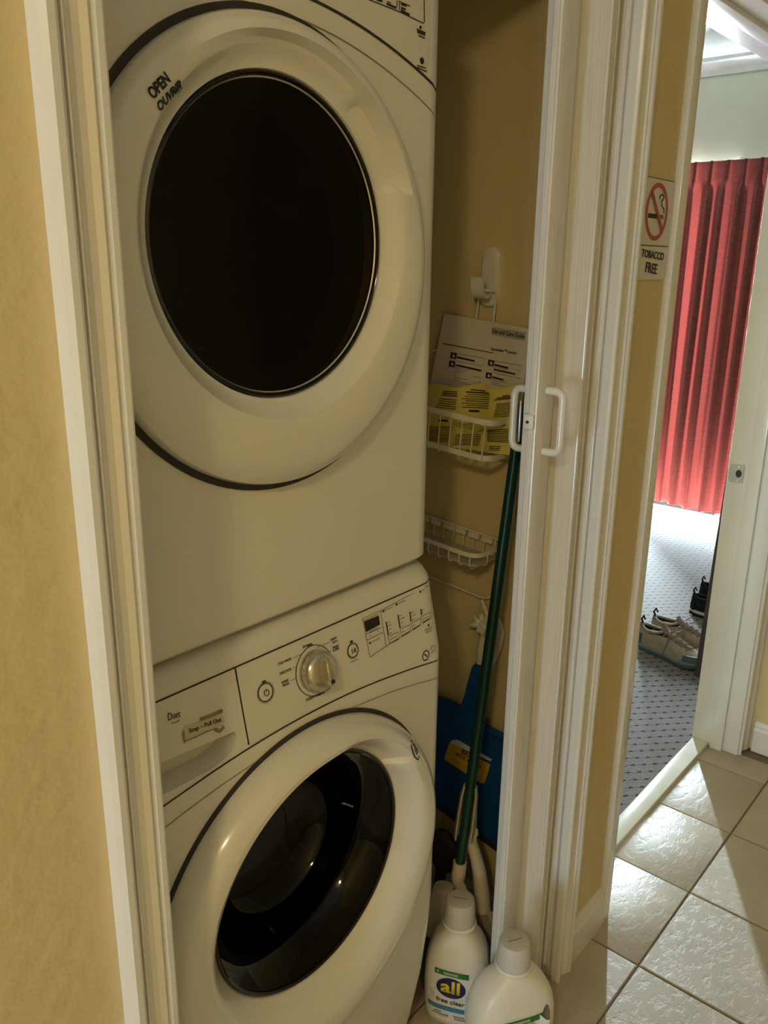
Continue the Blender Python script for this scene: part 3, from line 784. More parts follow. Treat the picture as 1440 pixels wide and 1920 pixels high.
# knob
kc = S_cp.hit(590, 1257); kn = S_cp.normal(kc); ku = XA; kv = kn.cross(XA).normalized() * -1
kv = (ZA - kn * ZA.dot(kn)).normalized()
knob = lathe('knob', [(0.031, 0.0), (0.031, 0.006), (0.0305, 0.012), (0.028, 0.018), (0.022, 0.0225), (0.012, 0.0245), (0, 0.025)], kc, ku, kv, kn, M_silver, cpan, 56)
g = [kc + kn * 0.0245 + ku * (0.008 * math.cos(a) ) + kv * (0.024 * math.sin(a)) for a in [2 * PI * k / 24 for k in range(24)]]
g0 = [p - kn * 0.012 for p in g]; g1 = [kc + kn * 0.033 + (p - kc - kn * 0.0245) * 0.8 for p in g]; g2 = [kc + kn * 0.035 + (p - kc - kn * 0.0245) * 0.55 for p in g]
loft('knob_grip', [g0, g, g1, g2], M_silver, cpan, 40)
lathe('knob_pointer', [(0, 0.0365), (0.0032, 0.0365), (0.0032, 0.034)], kc - kv * 0.0125, ku, kv, kn, M_black, cpan, 12)
ribbon('knob_ring', circ(kc, ku, kv, 0.0365, 48), 0.0010, S_cp, M_black, cpan, pix=False, closed=True)
def kz(cx, cy): return (430 + cx * 0.1875, 1150 + cy * 0.1875)
for s, a, b in (('NORMAL', (733, 352), (832, 315)), ('COLD WASH', (483, 523), (616, 464)), ('DELICATES', (503, 617), (620, 566)), ('QUICK', (520, 705), (592, 676)), ('WASH', (530, 737), (596, 708)), ('HEAVY', (1012, 278), (1072, 252)), ('DUTY', (1030, 305), (1078, 283)), ('DRAIN', (1030, 357), (1090, 331)), ('& SPIN', (1035, 385), (1095, 358)), ('CLEAN WASHER', (765, 880), (955, 795))):
    text('lettering', s, S_cp, kz(*a), kz(*b), M_black, cpan, hs=1.15, bold=0.006)
L = [ribbon('k', [kz(*a), kz(*b)], 0.0007, S_cp, M_grey, None) for a, b in (((875, 340), (998, 287)), ((950, 400), (1018, 376)), ((645, 443), (712, 414)), ((632, 548), (665, 538)), ((608, 672), (665, 652)))]
merge('dial_lines', L, M_grey, cpan)
for p, w in (((342, 685), ((325, 692), (360, 678))), ((1217, 282), ((1205, 288), (1230, 276))), ((985, 755), ((962, 770), (1010, 738)))):
    ribbon('indicator', [kz(*w[0]), kz(*w[1])], 0.0030, S_cp, M_black, cpan)
for c2, r in (((360, 790), 0.0125), ((1232, 372), 0.0105)):
    c = S_cp.hit(*kz(*c2)); nn = S_cp.normal(c)
    bt = lathe('button', [(0, 0.0022), (r * 0.82, 0.0022), (r * 0.9, 0.0012), (r * 0.9, 0)], c, XA, kv, nn, M_applp, cpan, 36)
    ribbon('button_ring', circ(c, XA, kv, r * 1.0, 36), 0.0011, S_cp, M_black, cpan, pix=False, closed=True)
    ribbon('button_ring', circ(c, XA, kv, r * 1.16, 36), 0.0006, S_cp, M_grey, cpan, pix=False, closed=True)
    S_b = Plane(c + nn * 0.0022, nn)
    if r > 0.012:
        ribbon('button_icon', circ(c, XA, kv, 0.0042, 18, None, math.radians(120), math.radians(420)), 0.0009, S_b, M_black, cpan, pix=False)
        ribbon('button_icon', [c + kv * 0.0012, c + kv * 0.0055], 0.0009, S_b, M_black, cpan, pix=False)
    else:
        ribbon('button_icon', [c + XA * -0.0040 + kv * 0.0036, c + XA * 0.0002, c + XA * -0.0040 - kv * 0.0036], 0.0008, S_b, M_black, cpan, pix=False, closed=True)
        for d in (0.0018, 0.0040): ribbon('button_icon', [c + XA * d + kv * 0.0036, c + XA * d - kv * 0.0036], 0.0009, S_b, M_black, cpan, pix=False)
ribbon('lettering', [kz(1212, 492), kz(1282, 458)], 0.0010, S_cp, M_grey, cpan)
# display and keypad
def pz(cx, cy): return (660 + cx * 0.13194, 1060 + cy * 0.13194)
decal('display', [pz(165, 800), pz(375, 712), pz(392, 842), pz(195, 948)], S_cp, M_lcd, cpan)
L = [ribbon('k', [pz(*p) for p in pts], 0.0011, S_cp, M_grey, None) for pts in (
    [(250, 1305), (145, 755), (400, 645), (1060, 290), (1105, 310), (1130, 745), (480, 1150), (250, 1305)], [(400, 645), (480, 1150)], [(190, 985), (420, 880)], [(205, 1065), (430, 955)],
    [(505, 1020), (655, 945), (670, 1035), (530, 1115), (505, 1020)], [(680, 910), (815, 845), (825, 935), (700, 1010), (680, 910)], [(835, 825), (960, 755), (970, 850), (855, 915), (835, 825)], [(975, 735), (1100, 665), (1105, 755), (995, 820), (975, 735)])]
merge('keypad_lines', L, M_grey, cpan)
L = []
for a, b, w in (((480, 800), (512, 995), .0022), ((650, 705), (680, 895), .0022), ((818, 660), (835, 800), .0022), ((975, 622), (985, 705), .0022), ((535, 1112), (655, 1045), .0018), ((705, 1008), (815, 942), .0018), ((860, 915), (960, 850), .0018), ((1002, 818), (1095, 760), .0018), ((430, 658), (455, 648), .0030), ((615, 560), (640, 548), .0030), ((955, 380), (975, 370), .0030), ((240, 1108), (262, 1098), .0030)):
    L.append(ribbon('k', [pz(*a), pz(*b)], w, S_cp, M_black, None))
merge('keypad_marks', L, M_black, cpan)
L = []
for a, b in (((505, 815), (540, 797)), ((510, 865), (552, 842)), ((520, 915), (556, 895)), ((530, 970), (566, 950)), ((672, 722), (700, 705)), ((680, 768), (745, 735)), ((690, 820), (716, 806)), ((698, 870), (718, 860)), ((835, 680), (880, 657)), ((842, 725), (900, 697)), ((850, 778), (885, 760)), ((985, 640), (1010, 627)), ((990, 683), (1012, 672)), ((530, 1060), (640, 1000)), ((705, 950), (745, 930)), ((865, 858), (890, 845)), ((1000, 770), (1085, 720)), ((470, 640), (575, 590)), ((655, 548), (755, 495)), ((985, 362), (1025, 345)), ((275, 1090), (395, 1030)), ((248, 1005), (268, 996)), ((360, 942), (376, 934)), ((1035, 920), (1130, 865)), ((1040, 945), (1130, 890)), ((1055, 965), (1125, 925)), ((245, 945), (370, 880)), ((170, 785), (370, 690))):
    L.append(ribbon('k', [pz(*a), pz(*b)], 0.0010, S_cp, M_grey, None))
merge('keypad_print', L, M_grey, cpan)
c = S_cp.hit(*pz(1085, 850)); lathe('indicator', [(0, 0.0012), (0.0018, 0.0012), (0.002, 0)], c, XA, kv, kn, M_black, cpan, 12)
c = S_cp.hit(*pz(1045, 1280)); ribbon('badge', circ(c, XA, kv, 0.0085, 24), 0.0017, S_cp, M_black, cpan, pix=False, closed=True)
ribbon('badge', [c + XA * -0.004 + kv * 0.004, c + XA * 0.004 - kv * 0.004], 0.0022, S_cp, M_black, cpan, pix=False)
for a, b in (((1125, 1255), (1180, 1222)), ((1120, 1235), (1175, 1203)), ((1120, 1150), (1150, 1140)), ((1120, 1155), (1125, 1210)), ((1160, 1145), (1175, 1195))): ribbon('badge', [pz(*a), pz(*b)], 0.0012, S_cp, M_grey, cpan)
# feet
for x in (CX - 0.30, CX + 0.30):
    for y in (0.88, 1.44): lathe('foot', [(0, 0.0), (0.022, 0.0), (0.022, 0.006), (0, 0.006)], (x, y, 0), XA, (0, 1, 0), ZA, M_rubber_gap, was, 16)
# stacking kit between the two machines
sk = empty('stacking_bracket', (CX, 1.2, 1.042), 'dark stacking bracket between washer and dryer', 'bracket')
for x in (CX - 0.325, CX + 0.300): box('rail', (x, 0.86, 1.0415), (x + 0.025, 1.49, 1.0515), M_rubber_gap, sk, 0.002)

# ================================================================== CLOSET THINGS ON THE RIGHT SIDE WALL
XW = 1.40
# adhesive hook
hk = empty('wall_hook', (XW, 0.929, 1.50), 'white adhesive plastic hook stuck on the closet side wall', 'hook')
def rr(cy, cz, hw, hh, r, n=6):
    o = []
    for sy, sz, a0 in ((1, 1, 0), (-1, 1, 90), (-1, -1, 180), (1, -1, 270)):
        for k in range(n + 1):
            a = math.radians(a0 + 90 * k / n); o.append((cy + sy * (hw - r) + r * math.cos(a), cz + sz * (hh - r) + r * math.sin(a)))
    return o
def hookplate(x0, x1, hw, hh, cz, r, nm, lean=0.0):
    rg = []
    for x, k in ((x0, 1.0), (x1 + 0.003, 1.0), (x1, 0.88)):
        rg.append([Vector((x, y, z)) for y, z in rr(0.929, cz, hw * k, hh * k, r * k)])
    return loft(nm, rg, M_hook, hk, 40)
hookplate(XW + 0.002, XW - 0.009, 0.0195, 0.055, 1.502, 0.017, 'base_plate')
hookplate(XW - 0.006, XW - 0.013, 0.0165, 0.048, 1.496, 0.014, 'cover')
hp = bez((XW - 0.012, 0, 1.478), (XW - 0.034, 0, 1.452), (XW - 0.052, 0, 1.468), (XW - 0.048, 0, 1.502), 12)
rg = []
for i, p in enumerate(hp):
    a = hp[max(i - 1, 0)]; b = hp[min(i + 1, len(hp) - 1)]; t = (b - a).normalized(); n = Vector((-t.z, 0, t.x)) * 0.003
    rg.append([Vector((p.x + n.x, 0.929 + s * 0.0135, p.z + n.z)) for s in (-1, 1)] + [Vector((p.x - n.x, 0.929 + s * 0.0135, p.z - n.z)) for s in (1, -1)])
loft('hook_arm', rg, M_hook, hk, 40)

# wire caddy hanging from the hook; built square, then swung a few degrees about the hook
HO = Vector((XW - 0.036, 0.929, 1.474))
cad = empty('wire_caddy', (HO.x, HO.y, HO.z), 'white coated wire shower caddy hanging from the wall hook', 'caddy')
TILT = Matrix.Translation(HO) @ Matrix.Rotation(math.radians(4.5), 4, 'X') @ Matrix.Translation(-HO)
def TP(x, y, z): return TILT @ Vector((x, y, z))
YR, YL = 0.828, 1.068      # right and left ends (towards the hall, towards the back)
XB, XF = 1.388, 1.300      # back and front
def wire(nm, pts, r, par, seg=7, rad=0.02, n=5): return tube(nm, [TILT @ p for p in rounded(pts, rad, n)], r, M_wire, par, seg)
YM = 0.929
wire('hanger_loop', [(XB, YM - 0.020, 1.36), (XB, YM - 0.020, 1.478), (HO.x, YM - 0.016, 1.479), (HO.x, YM + 0.016, 1.479), (XB, YM + 0.020, 1.478), (XB, YM + 0.020, 1.36)], 0.0024, cad, 8, 0.010)
wire('side_wire', [(XB, YM - 0.020, 1.37), (XB, YM - 0.020, 1.345), (XB, YR + 0.004, 1.345), (XB, YR + 0.004, 0.845), (XB, YL - 0.004, 0.845), (XB, YL - 0.004, 1.345), (XB, YM + 0.020, 1.345), (XB, YM + 0.020, 1.37)], 0.0024, cad, 8, 0.03)
def rim(nm, z, hgt, inset=0.0, y0=YR, y1=YL):
    pts = [(XB, y0, z), (XF + inset, y0, z), (XF + inset, y1, z), (XB, y1, z)]
    P = [TILT @ p for p in rounded(pts, 0.035, 7)]
    rg = []
    for i, p in enumerate(P):
        a = P[max(i - 1, 0)]; b = P[min(i + 1, len(P) - 1)]; t = (b - a).normalized(); s = t.cross(Vector((0, 0, 1))).normalized() * 0.0012
        rg.append([p - s, p + s, p + s + Vector((0, 0, hgt)), p - s + Vector((0, 0, hgt))])
    return loft(nm, rg, M_wire, cad, 50)
rim('rim_band', 1.238, 0.011)
rim('lower_band', 1.168, 0.011)
wire('basket_back', [(XB, YR, 1.243), (XB, YL, 1.243)], 0.002, cad); wire('basket_back', [(XB, YR, 1.173), (XB, YL, 1.173)], 0.002, cad)
for k in range(9):
    y = YR + 0.014 + k * 0.0265
    wire('basket_wire', [(XF - 0.001, y, 1.243), (XF - 0.001, y, 1.172), (XF + 0.002, y, 1.164), (XB, y, 1.164), (XB, y, 1.185)], 0.0014, cad, 6, 0.006, 3)
rim('shelf_rim', 0.966, 0.009)
wire('shelf_back', [(XB, YR, 0.985), (XB, YL, 0.985)], 0.002, cad)
for k in range(9):
    y = YR + 0.014 + k * 0.0265
    wire('shelf_wire', [(XF - 0.001, y, 0.970), (XF - 0.001, y, 0.950), (XF + 0.006, y, 0.940), (XB, y, 0.940), (XB, y, 0.985)], 0.0014, cad, 6, 0.008, 3)
wire('shelf_wire', [(XF + 0.04, YR - 0.001, 0.970), (XF + 0.04, YR - 0.001, 0.945), (XF + 0.04, YR + 0.01, 0.940)], 0.0014, cad, 6, 0.006, 3)
tp = [TILT @ p for p in rounded([(XB - 0.004, YR + 0.006, 0.944), (XF + 0.006, YR + 0.006, 0.944), (XF + 0.006, YL - 0.006, 0.944), (XB - 0.004, YL - 0.006, 0.944)], 0.03, 6)]
extrude_poly('shelf_tray', tp, (0, 0, 0.004), mat('tray_plastic', (0.50, 0.46, 0.40), 0.4), cad)
for k in range(7):
    y = YR + 0.02 + k * 0.034
    extrude_poly('tray_tab', [TP(XB - 0.001, y, 0.972), TP(XB - 0.001, y + 0.026, 0.972), TP(XB - 0.001, y + 0.026, 0.983), TP(XB - 0.001, y, 0.983)], (-0.002, 0, 0), M_wire, cad)

# booklet standing in the basket
XBK = 1.374
S_bk = Plane((XBK, 0.95, 1.3), (-1, 0, 0.03))
bkl = empty('instruction_booklet', (XBK, 0.95, 1.163), 'white printed instruction booklet standing in the wire basket', 'booklet')
bc = [S_bk.hit(833, 588), S_bk.hit(997, 617), S_bk.hit(962, 850), S_bk.hit(786, 818)]
extrude_poly('pages', [p + Vector((0.0055, 0, 0)) for p in bc], (-0.005, 0, 0), M_paper, bkl)
S_c = Plane((XBK, 0.95, 1.3), (-1, 0, 0.03))
def bz(cx, cy): return (780 + cx * 0.15972, 580 + cy * 0.15972)
decal('title_box', [bz(898, 208), bz(1290, 272), bz(1277, 370), bz(888, 292)], S_c, mat('title_grey', (0.42, 0.38, 0.33), 0.7), bkl)
text('lettering', 'Use and Care Guide', S_c, bz(898, 272), bz(1278, 343), M_black, bkl, hs=1.25, bold=0.012, off=0.0014)
text('lettering', 'Spacemaker™ Laundry', S_c, bz(878, 475), bz(1185, 530), M_black, bkl, hs=1.2, bold=0.006, shear=0.25)
L = []
def bl(a, b, w=0.0012): L.append(ribbon('k', [bz(*a), bz(*b)], w, S_c, M_black, None))
bl((318, 400), (905, 512), 0.0013)
for a, b, w in (((485, 562), (690, 608), .0034), ((472, 655), (770, 720), .0034), ((922, 650), (1085, 690), .0034), ((915, 705), (1165, 760), .0030), ((897, 795), (1028, 828), .0034)): bl(a, b, w)
merge('headings', L, M_black, bkl); L = []
for a, b in (((495, 520), (820, 578)), ((485, 610), (790, 665)), ((467, 690), (635, 718)), ((460, 710), (580, 738)), ((457, 735), (520, 750)), ((452, 765), (500, 775)), ((448, 795), (610, 825)), ((440, 815), (520, 835)), ((440, 840), (600, 868)), ((435, 862), (645, 885)), ((675, 785), (760, 800)), ((735, 850), (760, 856)), ((920, 605), (1240, 660)), ((918, 680), (1080, 712)), ((890, 825), (1070, 862)), ((888, 850), (980, 870)), ((885, 872), (1050, 905)), ((1170, 708), (1230, 720)), ((910, 740), (1230, 815))): bl(a, b, 0.0008)
merge('body_print', L, M_grey, bkl)
for x, y in ((445, 543), (428, 640), (885, 630), (858, 778)):
    decal('pictogram', [bz(x - 32, y - 40), bz(x + 36, y - 28), bz(x + 26, y + 40), bz(x - 40, y + 28)], S_c, M_black, bkl)
    decal('pictogram_white', [bz(x - 4, y - 18), bz(x + 12, y - 10), bz(x + 16, y + 22), bz(x - 14, y + 12)], S_c, M_paper, bkl, off=0.0011)

# folded yellow sheet in front of it
XY = 1.352
ysh = empty('yellow_leaflet', (XY, 0.95, 1.163), 'crumpled yellow printed leaflet tucked in the wire basket before the booklet', 'leaflet')
S_y = Plane((XY, 0.95, 1.2), (-1, 0, 0.05))
a0, a1, a2, a3 = S_y.hit(803, 722), S_y.hit(978, 725), S_y.hit(957, 853), S_y.hit(789, 832)
V = []; F = []; nu, nv = 24, 10
def yb(u, v): return 0.004 * math.sin(u * 9.4) + 0.0025 * math.sin(v * 5 + u * 3) + (0.006 * sm(0.62, 0.72, u) * (1 - v))
for i in range(nu + 1):
    for j in range(nv + 1):
        u, v = i / nu, j / nv
        p = (a0 * (1 - u) + a1 * u) * (1 - v) + (a3 * (1 - u) + a2 * u) * v
        if j == 0: p = p + Vector((0, 0, 0.004 * math.sin(u * 14)))
        V.append(p + Vector((-yb(u, v), 0, 0)))
for i in range(nu):
    for j in range(nv): F.append((i * (nv + 1) + j, (i + 1) * (nv + 1) + j, (i + 1) * (nv + 1) + j + 1, i * (nv + 1) + j + 1))
me = bpy.data.meshes.new('sheet'); me.from_pydata([tuple(v) for v in V], [], F); me.update()
bm = bmesh.new(); bm.from_mesh(me)
r = bmesh.ops.extrude_face_region(bm, geom=bm.faces[:])
for e in r['geom']:
    if isinstance(e, bmesh.types.BMVert): e.co.x += 0.0012
bmesh.ops.recalc_face_normals(bm, faces=bm.faces[:]); bm.to_mesh(me); bm.free()
sheet = link('sheet', me, M_yellow, ysh, 60)
S_ys = Skin(sheet, (1, 0, 0))
L = []
def yl(a, b, w=0.0015): L.append(ribbon('k', [bz(*a), bz(*b)], w, S_ys, M_black, None, sub=4, off=0.0007))
for k in range(3): yl((325 - 10 * k, 962 + 22 * k), (485, 972 + 24 * k), 0.0018)
for k in range(5): yl((285 - 14 * k, 1048 + 24 * k), (478 - 3 * k, 1066 + 26 * k), 0.0011)
yl((645, 942), (815, 958), 0.0018); yl((590, 970), (860, 988), 0.0022)
for k in range(7): yl((610 - (k * 37) % 80, 998 + 25 * k), (870 - (k * 53) % 50, 1012 + 25 * k), 0.0011)
yl((1020, 1018), (1100, 1008), 0.0018); yl((950, 1042), (1140, 1024), 0.0020); yl((920, 1065), (1140, 1040), 0.0018)
for k in range(9): yl((950 - 5 * k, 1112 + 19 * k), (1155 - 3 * k, 1088 + 20 * k), 0.0011)
for k in range(9): yl((130 - k, 1375 + 19 * k), (435 - 6 * k, 1380 + 22 * k), 0.0012)
for k in range(7): yl((470 - 4 * k, 1470 + 20 * k), (770 - 4 * k, 1475 + 20 * k), 0.0012)
for k in range(8): yl((840, 1420 + 18 * k), (1105 - 2 * k, 1405 + 22 * k), 0.0014)
for k in range(3): yl((860, 1605 + 22 * k), (1000 - 8 * k, 1610 + 22 * k), 0.0014)
yl((625, 1190), (745, 1195), 0.0040); yl((265, 1302), (375, 1308), 0.0036); yl((950, 1352), (1050, 1356), 0.0030)
merge('body_print', L, M_black, ysh)
L = [ribbon('k', [bz(500 + 130 * math.cos(a) + 150, 1395 + 55 * math.sin(a)) for a in [2 * PI * k / 20 for k in range(21)]], 0.0008, S_ys, M_grey, None, off=0.0007),
     ribbon('k', [bz(630, 1330), bz(665, 1335), bz(690, 1375)], 0.0022, S_ys, M_black, None, off=0.0007)]
merge('drawing', L, M_grey, ysh)

# blue dustpan hanging by a knotted bag, pan against the wall
S_bl = Plane((1.372, 0.95, 0.4), (-1, 0, 0))
dp = empty('blue_dustpan', (1.372, 0.94, 0.26), 'blue plastic dustpan with black rubber lip hanging against the closet wall', 'dustpan')
P0 = S_bl.hit
up_l, up_r, lo_l, lo_r = P0(812, 1303), P0(960, 1388), P0(812, 1500), P0(960, 1606)
outline = [P0(800, 1300), P0(835, 1312), P0(861, 1325), P0(868, 1310), P0(877, 1274), P0(884, 1250), P0(892, 1243), P0(906, 1248), P0(911, 1262), P0(908, 1300), P0(906, 1345), P0(912, 1362), P0(960, 1388), P0(951, 1600), P0(880, 1549), P0(800, 1491)]
extrude_poly('pan', outline, (0.012, 0, 0), M_blue, dp, 0.0025)
tube('rim_bead', [P0(908, 1362) + Vector((-0.004, 0, 0)), P0(930, 1374) + Vector((-0.004, 0, 0)), P0(960, 1390) + Vector((-0.004, 0, 0))], 0.006, M_blue, dp, 10)
ll, lr = P0(800, 1491), P0(951, 1600)
dn = Vector((0, 0, -0.016))
extrude_poly('rubber_lip', [ll + Vector((-0.002, 0, 0.004)), lr + Vector((-0.002, 0, 0.004)), lr + dn, ll + dn], (0.010, 0, 0), M_rubber_gap, dp)
def uz(cx, cy): return (800 + cx * 0.14585, 1220 + cy * 0.14585)
decal('label', [uz(295, 1180), uz(820, 1460), uz(745, 1705), uz(700, 1700), uz(228, 1395)], S_bl, M_label_y, dp)
decal('label_film', [uz(330, 1150), uz(395, 1140), uz(840, 1395), uz(825, 1420), uz(300, 1185)], S_bl, M_label_w, dp, off=0.0006)
text('lettering', 'BEST', S_bl, uz(455, 1320), uz(640, 1415), M_black, dp, off=0.0013, bold=0.015)
text('lettering', 'PICK & PAN', S_bl, uz(378, 1345), uz(700, 1520), M_black, dp, off=0.0013, bold=0.015, shear=0.2)
ribbon('lettering', [uz(330, 1385), uz(540, 1500)], 0.0012, S_bl, M_grey, dp, off=0.0013)

# knotted white bag that holds it
bag = empty('plastic_bag', (1.385, 0.905, 0.80), 'white plastic bag knotted through the blue dustpan handle', 'bag')
S_bg = Plane((1.382, 0.9, 0.7), (-1, 0, 0))
B0 = S_bg.hit
kn0 = B0(912, 1168)
for k, (px, py) in enumerate(((884, 1170), (893, 1152), (905, 1148), (900, 1182), (910, 1192), (922, 1150))):
    e = B0(px, py) + Vector((-0.012 + 0.004 * (k % 3), 0, 0)); mid = (kn0 + e) / 2 + Vector((-0.010, 0, 0.003 * (-1) ** k))
    tube('knot_end', bez(kn0, mid, mid, e, 7), [0.006, 0.008, 0.0085, 0.007, 0.0075, 0.006, 0.005, 0.002], M_bag, bag, 8)
tube('knot', [kn0 + Vector((-0.006 + 0.006 * math.cos(a), 0.010 * math.sin(a), 0.007 * math.sin(a + 0.6))) for a in [2 * PI * k / 12 for k in range(12)]], 0.0065, M_bag, bag, 8, closed=True)
tube('strap', [kn0, B0(908, 1190), B0(904, 1215), B0(901, 1240), B0(901, 1266)], [0.006, 0.009, 0.0115, 0.010, 0.004], M_bag, bag, 10)
tube('strap', [kn0, B0(935, 1165), B0(940, 1185), B0(935, 1215), B0(918, 1258)], [0.005, 0.007, 0.008, 0.007, 0.003], M_bag, bag, 10)
tube('strap', [kn0, kn0 + Vector((0.001, 0, 0.02)), Vector((1.384, 0.905, 0.838))], [0.006, 0.005, 0.004], M_bag, bag, 8)

# ================================================================== BROOM AND SNAP-ON DUSTPAN
br = empty('broom', (1.20, 0.84, 0.0), 'broom with dark green metal handle leaning in the closet corner', 'broom')
ptop = onX(977, 772, 1.352); pbot = onX(862, 1622, 1.222)
pd = (ptop - pbot).normalized()
tube('handle', [pbot - pd * 0.02, ptop], 0.0110, M_green, br, 18)
tube('handle_cap', [ptop - pd * 0.002, ptop + pd * 0.012, ptop + pd * 0.016], [0.0118, 0.0118, 0.008], M_rubber_gap, br, 16)
# socket and angled head
e1 = pbot + pd * 0.008; e2 = pbot - pd * 0.030; e3 = pbot - pd * 0.034; e4 = onX(874, 1690, 1.225)
tube('socket', [e1 - pd * 0.001, e1, pbot - pd * 0.015, e2, e2 - pd * 0.008, e4], [0.010, 0.0145, 0.0150, 0.0145, 0.0115, 0.0135], M_beige, br, 18)
hx, hy = 1.215, 0.845
def head_ring(z, w, d, dx=0.0, dy=0.0):
    return [Vector((hx + dx + w * math.cos(a) * abs(math.cos(a)) ** -0.3 * 0.35 + 0.0, hy + dy + 0, z)) for a in (0,)]
rg = []
for z, w, d, sh in ((0.240, 0.020, 0.016, 0.0), (0.200, 0.030, 0.018, 0.006), (0.160, 0.052, 0.020, 0.012), (0.125, 0.078, 0.022, 0.018), (0.105, 0.090, 0.022, 0.02)):
    rg.append([Vector((hx - 0.35 * w * math.cos(a) * 0.6 + d * math.sin(a), hy + 0.010 + sh + w * math.cos(a), z)) for a in [2 * PI * k / 24 for k in range(24)]])
loft('head_block', rg, M_beige, br, 50)
rg = []
for z, w, d, sh in ((0.108, 0.084, 0.018, 0.02), (0.05, 0.098, 0.022, 0.02), (0.001, 0.112, 0.026, 0.02)):
    rg.append([Vector((hx - 0.35 * w * math.cos(a) * 0.6 + d * math.sin(a), hy + 0.010 + sh + w * math.cos(a), z)) for a in [2 * PI * k / 24 for k in range(24)]])
tag(loft('bristles', rg, mat('bristle_fibre', (0.10, 0.09, 0.07), 0.9, var=0.4, vscale=200), br, 50), kind='stuff')

sd = empty('snap_on_dustpan', (1.30, 0.83, 0.0), 'beige plastic dustpan clipped onto the green broom handle', 'dustpan')
def cz2(cx, cy): return (800 + cx * 0.14585, 1440 + cy * 0.14585)
# clip: open channel that grips the handle, then the curved grip going down to the pan
def pole_x(py): return None
def chan(pts, nm, mt=M_beige):
    """open channel of C section along centre points; each (point, radius)"""
    rg = []
    for i, (p, r) in enumerate(pts):
        a = pts[max(i - 1, 0)][0]; b = pts[min(i + 1, len(pts) - 1)][0]; t = (b - a).normalized()
        side = (ray(900, 1580).normalized()); fr = -(side - t * side.dot(t)).normalized(); lt = t.cross(fr).normalized()
        o = []
        for k in range(9):
            an = math.radians(55 + 250 * k / 8); o.append(p + (fr * math.cos(an) + lt * math.sin(an)) * r)
        for k in range(9):
            an = math.radians(305 - 250 * k / 8); o.append(p + (fr * math.cos(an) + lt * math.sin(an)) * (r - 0.0028))
        rg.append(o)
    return loft(nm, rg, mt, sd, 50)
def pole_at(py):
    # point of the broom handle at an image height
    best = None
    for k in range(400):
        p = pbot + pd * (k / 400 * 0.6)
        q = p - EYE; yy = 960 - FPX * q.dot(_up) / q.dot(_fw)
        if best is None or abs(yy - py) < best[0]: best = (abs(yy - py), p)
    return best[1]
chan([(pole_at(1474), 0.0150), (pole_at(1490), 0.0185), (pole_at(1520), 0.0205), (pole_at(1550), 0.0210), (pole_at(1574), 0.0200)], 'clip')
ctr = [(889, 1478, .003), (887, 1500, .009), (884, 1530, .012), (882, 1560, .013), (884, 1580, .013), (892, 1605, .0135), (899, 1635, .015), (903, 1670, .0165), (905, 1705, .018)]
tube('grip', [onX(x, y, 1.262) for x, y, r in ctr], [r for _, _, r in ctr], M_beige, sd, 14)
tube('thumb_rest', [onX(884, 1568, 1.262), onX(892, 1562, 1.262), onX(894, 1554, 1.262)], [0.009, 0.007, 0.002], M_beige, sd, 10)
pc = onX(905, 1705, 1.262)
rg = []
for s, w, h in ((0.0, 0.020, 0.016), (0.25, 0.06, 0.020), (0.6, 0.10, 0.026), (1.0, 0.12, 0.032)):
    z = pc.z * (1 - s) + 0.004 * s; x0 = pc.x + 0.035 * s; yc = 0.86 + 0.0 * s
    yy = pc.y * (1 - s) + yc * s
    rg.append([Vector((x0 + h * 0.5, yy - w, z)), Vector((x0 + h * 0.5, yy + w, z)), Vector((x0 - h * 0.5, yy + w, z)), Vector((x0 - h * 0.5 + 0.006, yy + w - 0.006, z)), Vector((x0 + h * 0.5 - 0.005, yy + w - 0.006, z)), Vector((x0 + h * 0.5 - 0.005, yy - w + 0.006, z)), Vector((x0 - h * 0.5 + 0.006, yy - w + 0.006, z)), Vector((x0 - h * 0.5, yy - w, z))])
loft('pan', rg, M_beige, sd, 30)
# dark oval scrub brush behind the broom
ob = empty('scrub_brush', (1.33, 1.04, 0.0), 'dark brown oval brush head standing behind the broom', 'brush')
oc = onX(838, 1590, 1.335)
rg = []
for d, k in ((0.0, 0.80), (0.006, 0.97), (0.014, 1.0), (0.022, 0.92), (0.026, 0.7)):
    rg.append([oc + Vector((-d, 0.043 * k * math.cos(a), 0.056 * k * math.sin(a))) for a in [2 * PI * j / 28 for j in range(28)]])
loft('brush_back', rg, M_brown, ob, 50)
st = oc + Vector((-0.012, 0.004, -0.045))
tube('stem', [st, Vector((st.x, st.y + 0.01, oc.z * 0.4)), Vector((st.x + 0.005, st.y + 0.012, 0.0))], [0.014, 0.012, 0.016], M_brown, ob, 12)

